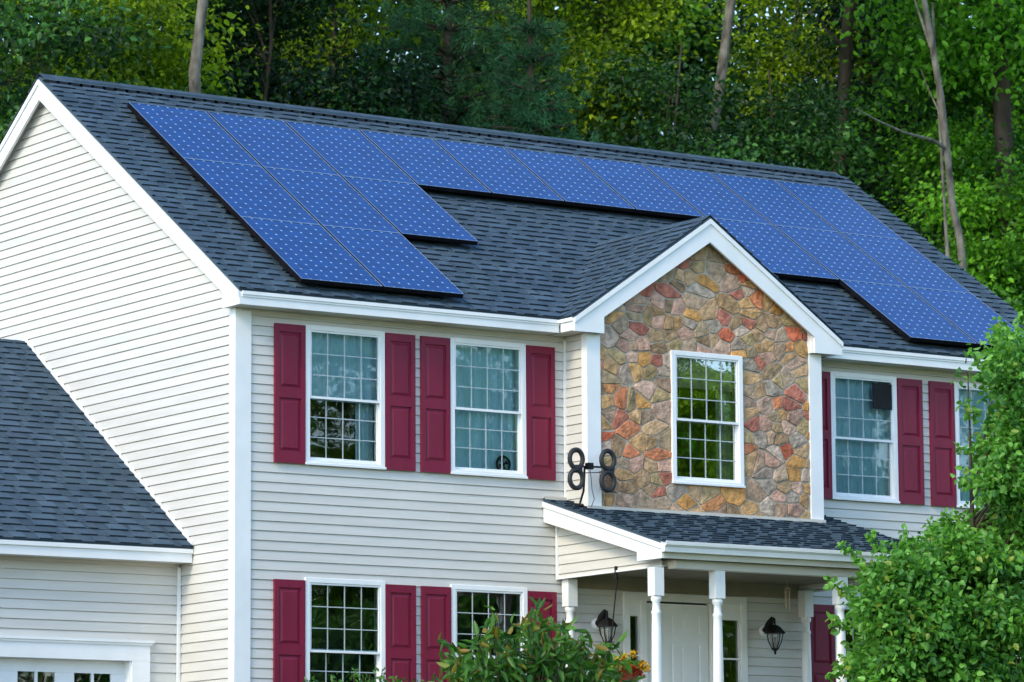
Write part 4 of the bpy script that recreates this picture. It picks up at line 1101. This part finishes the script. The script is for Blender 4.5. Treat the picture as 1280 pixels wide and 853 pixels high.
for u_, v_, hw, hh, wt in lob:
    for dep in ((-.5, .0, .45) if wt > .5 else (0,)):
        c = np.array(at(u_, v_, 'Y', TY+dep*1.1)-tb); rx = hw*mpp; rz = hh*mpp
        nc = max(4, int(26*wt/3)); dd = sph(rs, nc); cc = c+dd*rs.uniform(.2, .92, nc)[:, None]*np.array([rx, rx*.8, rz])
        sk.append((c, cc)); ctone = np.clip(rs.normal(.45, .2, nc), 0, 1)
        n_ = int(700*wt); idx = rs.integers(0, nc, n_); sg = .105
        off = rs.normal(0, sg, (n_, 3))*np.array([.9, 1, .75]); Ps.append(cc[idx]+off); Ts.append(np.clip(ctone[idx]+rs.normal(0, .18, n_), 0, 1)); As.append((rs.random(n_) < .035)*rs.uniform(.3, .9, n_)); Os.append(off/sg*.5)
m = MB(); sp_ = [Vector((0, 0, 0)), Vector((.05, 0, .7)), Vector((.0, .05, 1.2))]
m.tube(sp_, [.10, .08, .07], 12)
for c, cc in sk:
    c = Vector(c); s0 = sp_[-1]+Vector((0, 0, max(0, min(c.z-1.8, 2.2)))) ; mid = s0.lerp(c, .5)+Vector((0, 0, -.05))
    m.tube([sp_[-1], s0, mid, c], [.04, .022, .012, .006], 7)
    for q_ in cc[::2]: m.tube([c, c.lerp(Vector(q_), .5)+Vector((0, 0, .03)), Vector(q_)], [.008, .005, .003], 4)
# a few shoots that stick out of the outline, each with its own leaves
for (ua, va, ub, vb) in ((1240, 470, 1213, 436), (1262, 430, 1250, 402), (1275, 425, 1277, 392), (1225, 520, 1200, 505), (1230, 560, 1198, 560), (1150, 700, 1128, 660), (1075, 700, 1050, 678), (1060, 740, 1030, 722), (1062, 780, 1036, 778), (1195, 660, 1180, 640), (1222, 600, 1196, 602), (1100, 690, 1086, 662), (1175, 672, 1160, 652), (1060, 830, 1036, 846)):
    a = at(ua, va, 'Y', TY)-tb; b = at(ub, vb, 'Y', TY-.1)-tb; m.tube([a, a.lerp(b, .5)+Vector((0, 0, -.02)), b], [.006, .004, .002], 5)
    n_ = 34; tt = rs.uniform(0, 1, n_)[:, None]; pp = np.array(a)*(1-tt)+np.array(b)*tt+rs.normal(0, .028, (n_, 3)); Ps.append(pp); Ts.append(np.clip(rs.normal(.6, .18, n_), 0, 1)); As.append((rs.random(n_) < .05)*.6); Os.append(rs.normal(0, .4, (n_, 3)))
m.build('trunk', M['bark_brown'], ft, smooth=True)
leaf_mesh('crown', np.concatenate(Ps), .080, .66, M['leaf_tree'], np.concatenate(Ts), np.concatenate(As), parent=ft, rs=rs, nrm_bias=.6, droop=.5, out=np.concatenate(Os))

# ---- shrub with long leaves in front of the porch step
def shrub(name, label, Y, tips, foot_u, leafn, lsize, seed, aspect=.36, acc_p=.1, mat='leaf_shrub'):
    rs = np.random.default_rng(seed); p0 = at(foot_u, 880, 'Y', Y); b = Vector((p0.x, Y, ground_z(p0.x, Y)-.02))
    e = empty(name, b, label, 'shrub'); m = MB(); Ps = []; Ts = []; As = []; Os = []
    for (u_, v_, dy, dense) in tips:
        tip = at(u_, v_, 'Y', Y+dy)-b; root = Vector((rs.uniform(-.15, .15), rs.uniform(-.15, .15), 0))
        mid = root.lerp(tip, .55)+Vector((0, 0, .12)); mid.x = root.x*.3+tip.x*.7
        m.tube([root, root.lerp(mid, .5), mid, tip], [.014, .011, .007, .003], 6)
        n_ = int(leafn*dense); tt = np.sqrt(rs.uniform(.04, 1, n_))
        base_ = np.array([list(mid.lerp(tip, (t-.5)*2) if t > .5 else root.lerp(mid, t*2)) for t in tt])
        pp = base_+rs.normal(0, 1, (n_, 3))*np.array([.07, .08, .05])*(1.15-tt[:, None]*.75); Ps.append(pp)
        Ts.append(np.clip(rs.normal(.42, .2, n_), 0, 1)); As.append(np.where((tt > .86) & (rs.random(n_) < acc_p*2.2), rs.uniform(.3, .8, n_), 0)); o_ = rs.normal(0, .55, (n_, 3)); o_[:, 2] -= .45; Os.append(o_)
    m.build('stem', M['bark_brown'], e, smooth=True)
    leaf_mesh('foliage', np.concatenate(Ps), lsize, aspect, M[mat], np.concatenate(Ts), np.concatenate(As), parent=e, rs=rs, droop=.2, out=np.concatenate(Os))
    return e
tips = []
rr = random.Random(5)
for u_, v_ in ((553, 790), (575, 806), (562, 830), (600, 775), (612, 758), (630, 790), (648, 772), (665, 758), (680, 752), (690, 770), (705, 765), (712, 785), (725, 780), (742, 796), (752, 812), (765, 800), (775, 815), (592, 808), (640, 805), (672, 790), (700, 800), (620, 825), (660, 822), (730, 822), (585, 840), (545, 850), (790, 838), (762, 838), (705, 830), (680, 838), (640, 845), (603, 850)):
    for k in range(2): tips.append((u_+rr.uniform(-5, 5), v_+rr.uniform(-2, 8)+k*12, rr.uniform(-.45, .45), 1.0))
shrub('leafy_shrub', 'tall green shrub with long leaves and coppery tips left of the porch', -3.6, tips, 670, 38, .155, 88, aspect=.34)
tips = [(u_, v_, rr.uniform(-.3, .3), 1) for u_, v_ in ((392, 851), (420, 846), (440, 838), (462, 845), (478, 836), (500, 846), (522, 850), (545, 846), (410, 858), (450, 856), (490, 856), (530, 858), (383, 848), (370, 860))]
shrub('leafy_shrub', 'low fine leaved shrub under the lower left window', -1.6, tips, 460, 90, .065, 89, aspect=.45, acc_p=.02)

# ---- hanging basket by the front door
by_ = -1.15; c = at(778, 842, 'Y', by_); hk = at(770, 716, 'Y', by_)
bk_ = empty('hanging_basket', (c.x, by_, c.z), 'red hanging pot of orange and yellow flowers left of the front door', 'flower basket')
m = MB(); m.lathe((0, 0, 0), [(.09, -.12), (.13, -.08), (.155, .0), (.165, .02), (.165, .04), (.15, .04), (.14, .02)], 22); m.build('pot', M['pot'], bk_, smooth=True)
m = MB(); top = hk-Vector((c.x, by_, c.z)); top.z = .45-c.z; mid = at(764, 800, 'Y', by_)-Vector((c.x, by_, c.z)); 
m.tube([top, top+Vector((.0, 0, -.14))], .018, 8); m.tube([top+Vector((.02, 0, -.12)), top.lerp(mid, .5)+Vector((.015, 0, 0)), mid], .0075, 6)
for k in range(3):
    th = 2.1*k+.4; m.tube([mid, Vector((.15*math.cos(th), .15*math.sin(th), .04))], .005, 5)
m.build('chain', M['black'], bk_)
rs = np.random.default_rng(5); n_ = 420; pp = sph(rs, n_)*rs.uniform(.3, 1, n_)[:, None]*np.array([.24, .2, .13])+np.array([0, 0, .06])
leaf_mesh('foliage', pp, .07, .5, M['leaf_tree'], rs.uniform(.2, .9, n_), parent=bk_, rs=rs)
for nm, mt_, cs_ in (('yellow_blossoms', 'petal_yellow', ((-.17, .12), (-.10, .17), (.15, .10), (.20, .05), (.02, .2), (-.22, .04))), ('red_blossoms', 'petal_red', ((-.03, .05), (.06, .03), (.1, -.01), (-.13, .0)))):
    pp = np.concatenate([np.array([x, -.17, z])+rs.normal(0, .02, (40, 3)) for x, z in cs_]); leaf_mesh(nm, pp, .035, .8, M[mt_], rs.uniform(0, 1, len(pp)), parent=bk_, rs=rs)

# ---- things seen through the windows
m = MB(); p = at(1097.5, 492, 'Y', -.0); p2 = at(1088, 479, 'Y', 0); p3 = at(1112, 513, 'Y', 0)
m.box(p2.x, p3.x, -.050, -.0325, p3.z, p2.z); o = m.build('square_panel', M['black'], bevel=.003); tag(o, 'black square panel on the upper sash of the window right of the stone gable', 'panel')
p = at(629, 583, 'Y', .06)
fan = empty('table_fan', (p.x, .06, ZT-WH+.055), 'round dark fan in the lower corner of the second upper window', 'fan')
m = MB(); K = 24; m.tube([(math.cos(6.283*k/K)*.085, 0, .10+math.sin(6.283*k/K)*.085) for k in range(K)], .014, 8, closed=True); m.build('guard', M['black'], fan, smooth=True)
m = MB()
for k in range(4):
    a = 1.571*k; m.face([(0, .0, .10), (math.cos(a)*.07, -.012, .10+math.sin(a)*.07), (math.cos(a+.8)*.07, .012, .10+math.sin(a+.8)*.07)])
m.lathe((0, 0, .085), [(.02, 0), (.02, .03)], 10); m.build('blade', M['rubber'], fan)
m = MB(); m.box(-.07, .07, -.02, .02, -.02, .005); m.tube([(0, 0, 0), (0, 0, .03)], .01, 8); m.build('base', M['black'], fan)
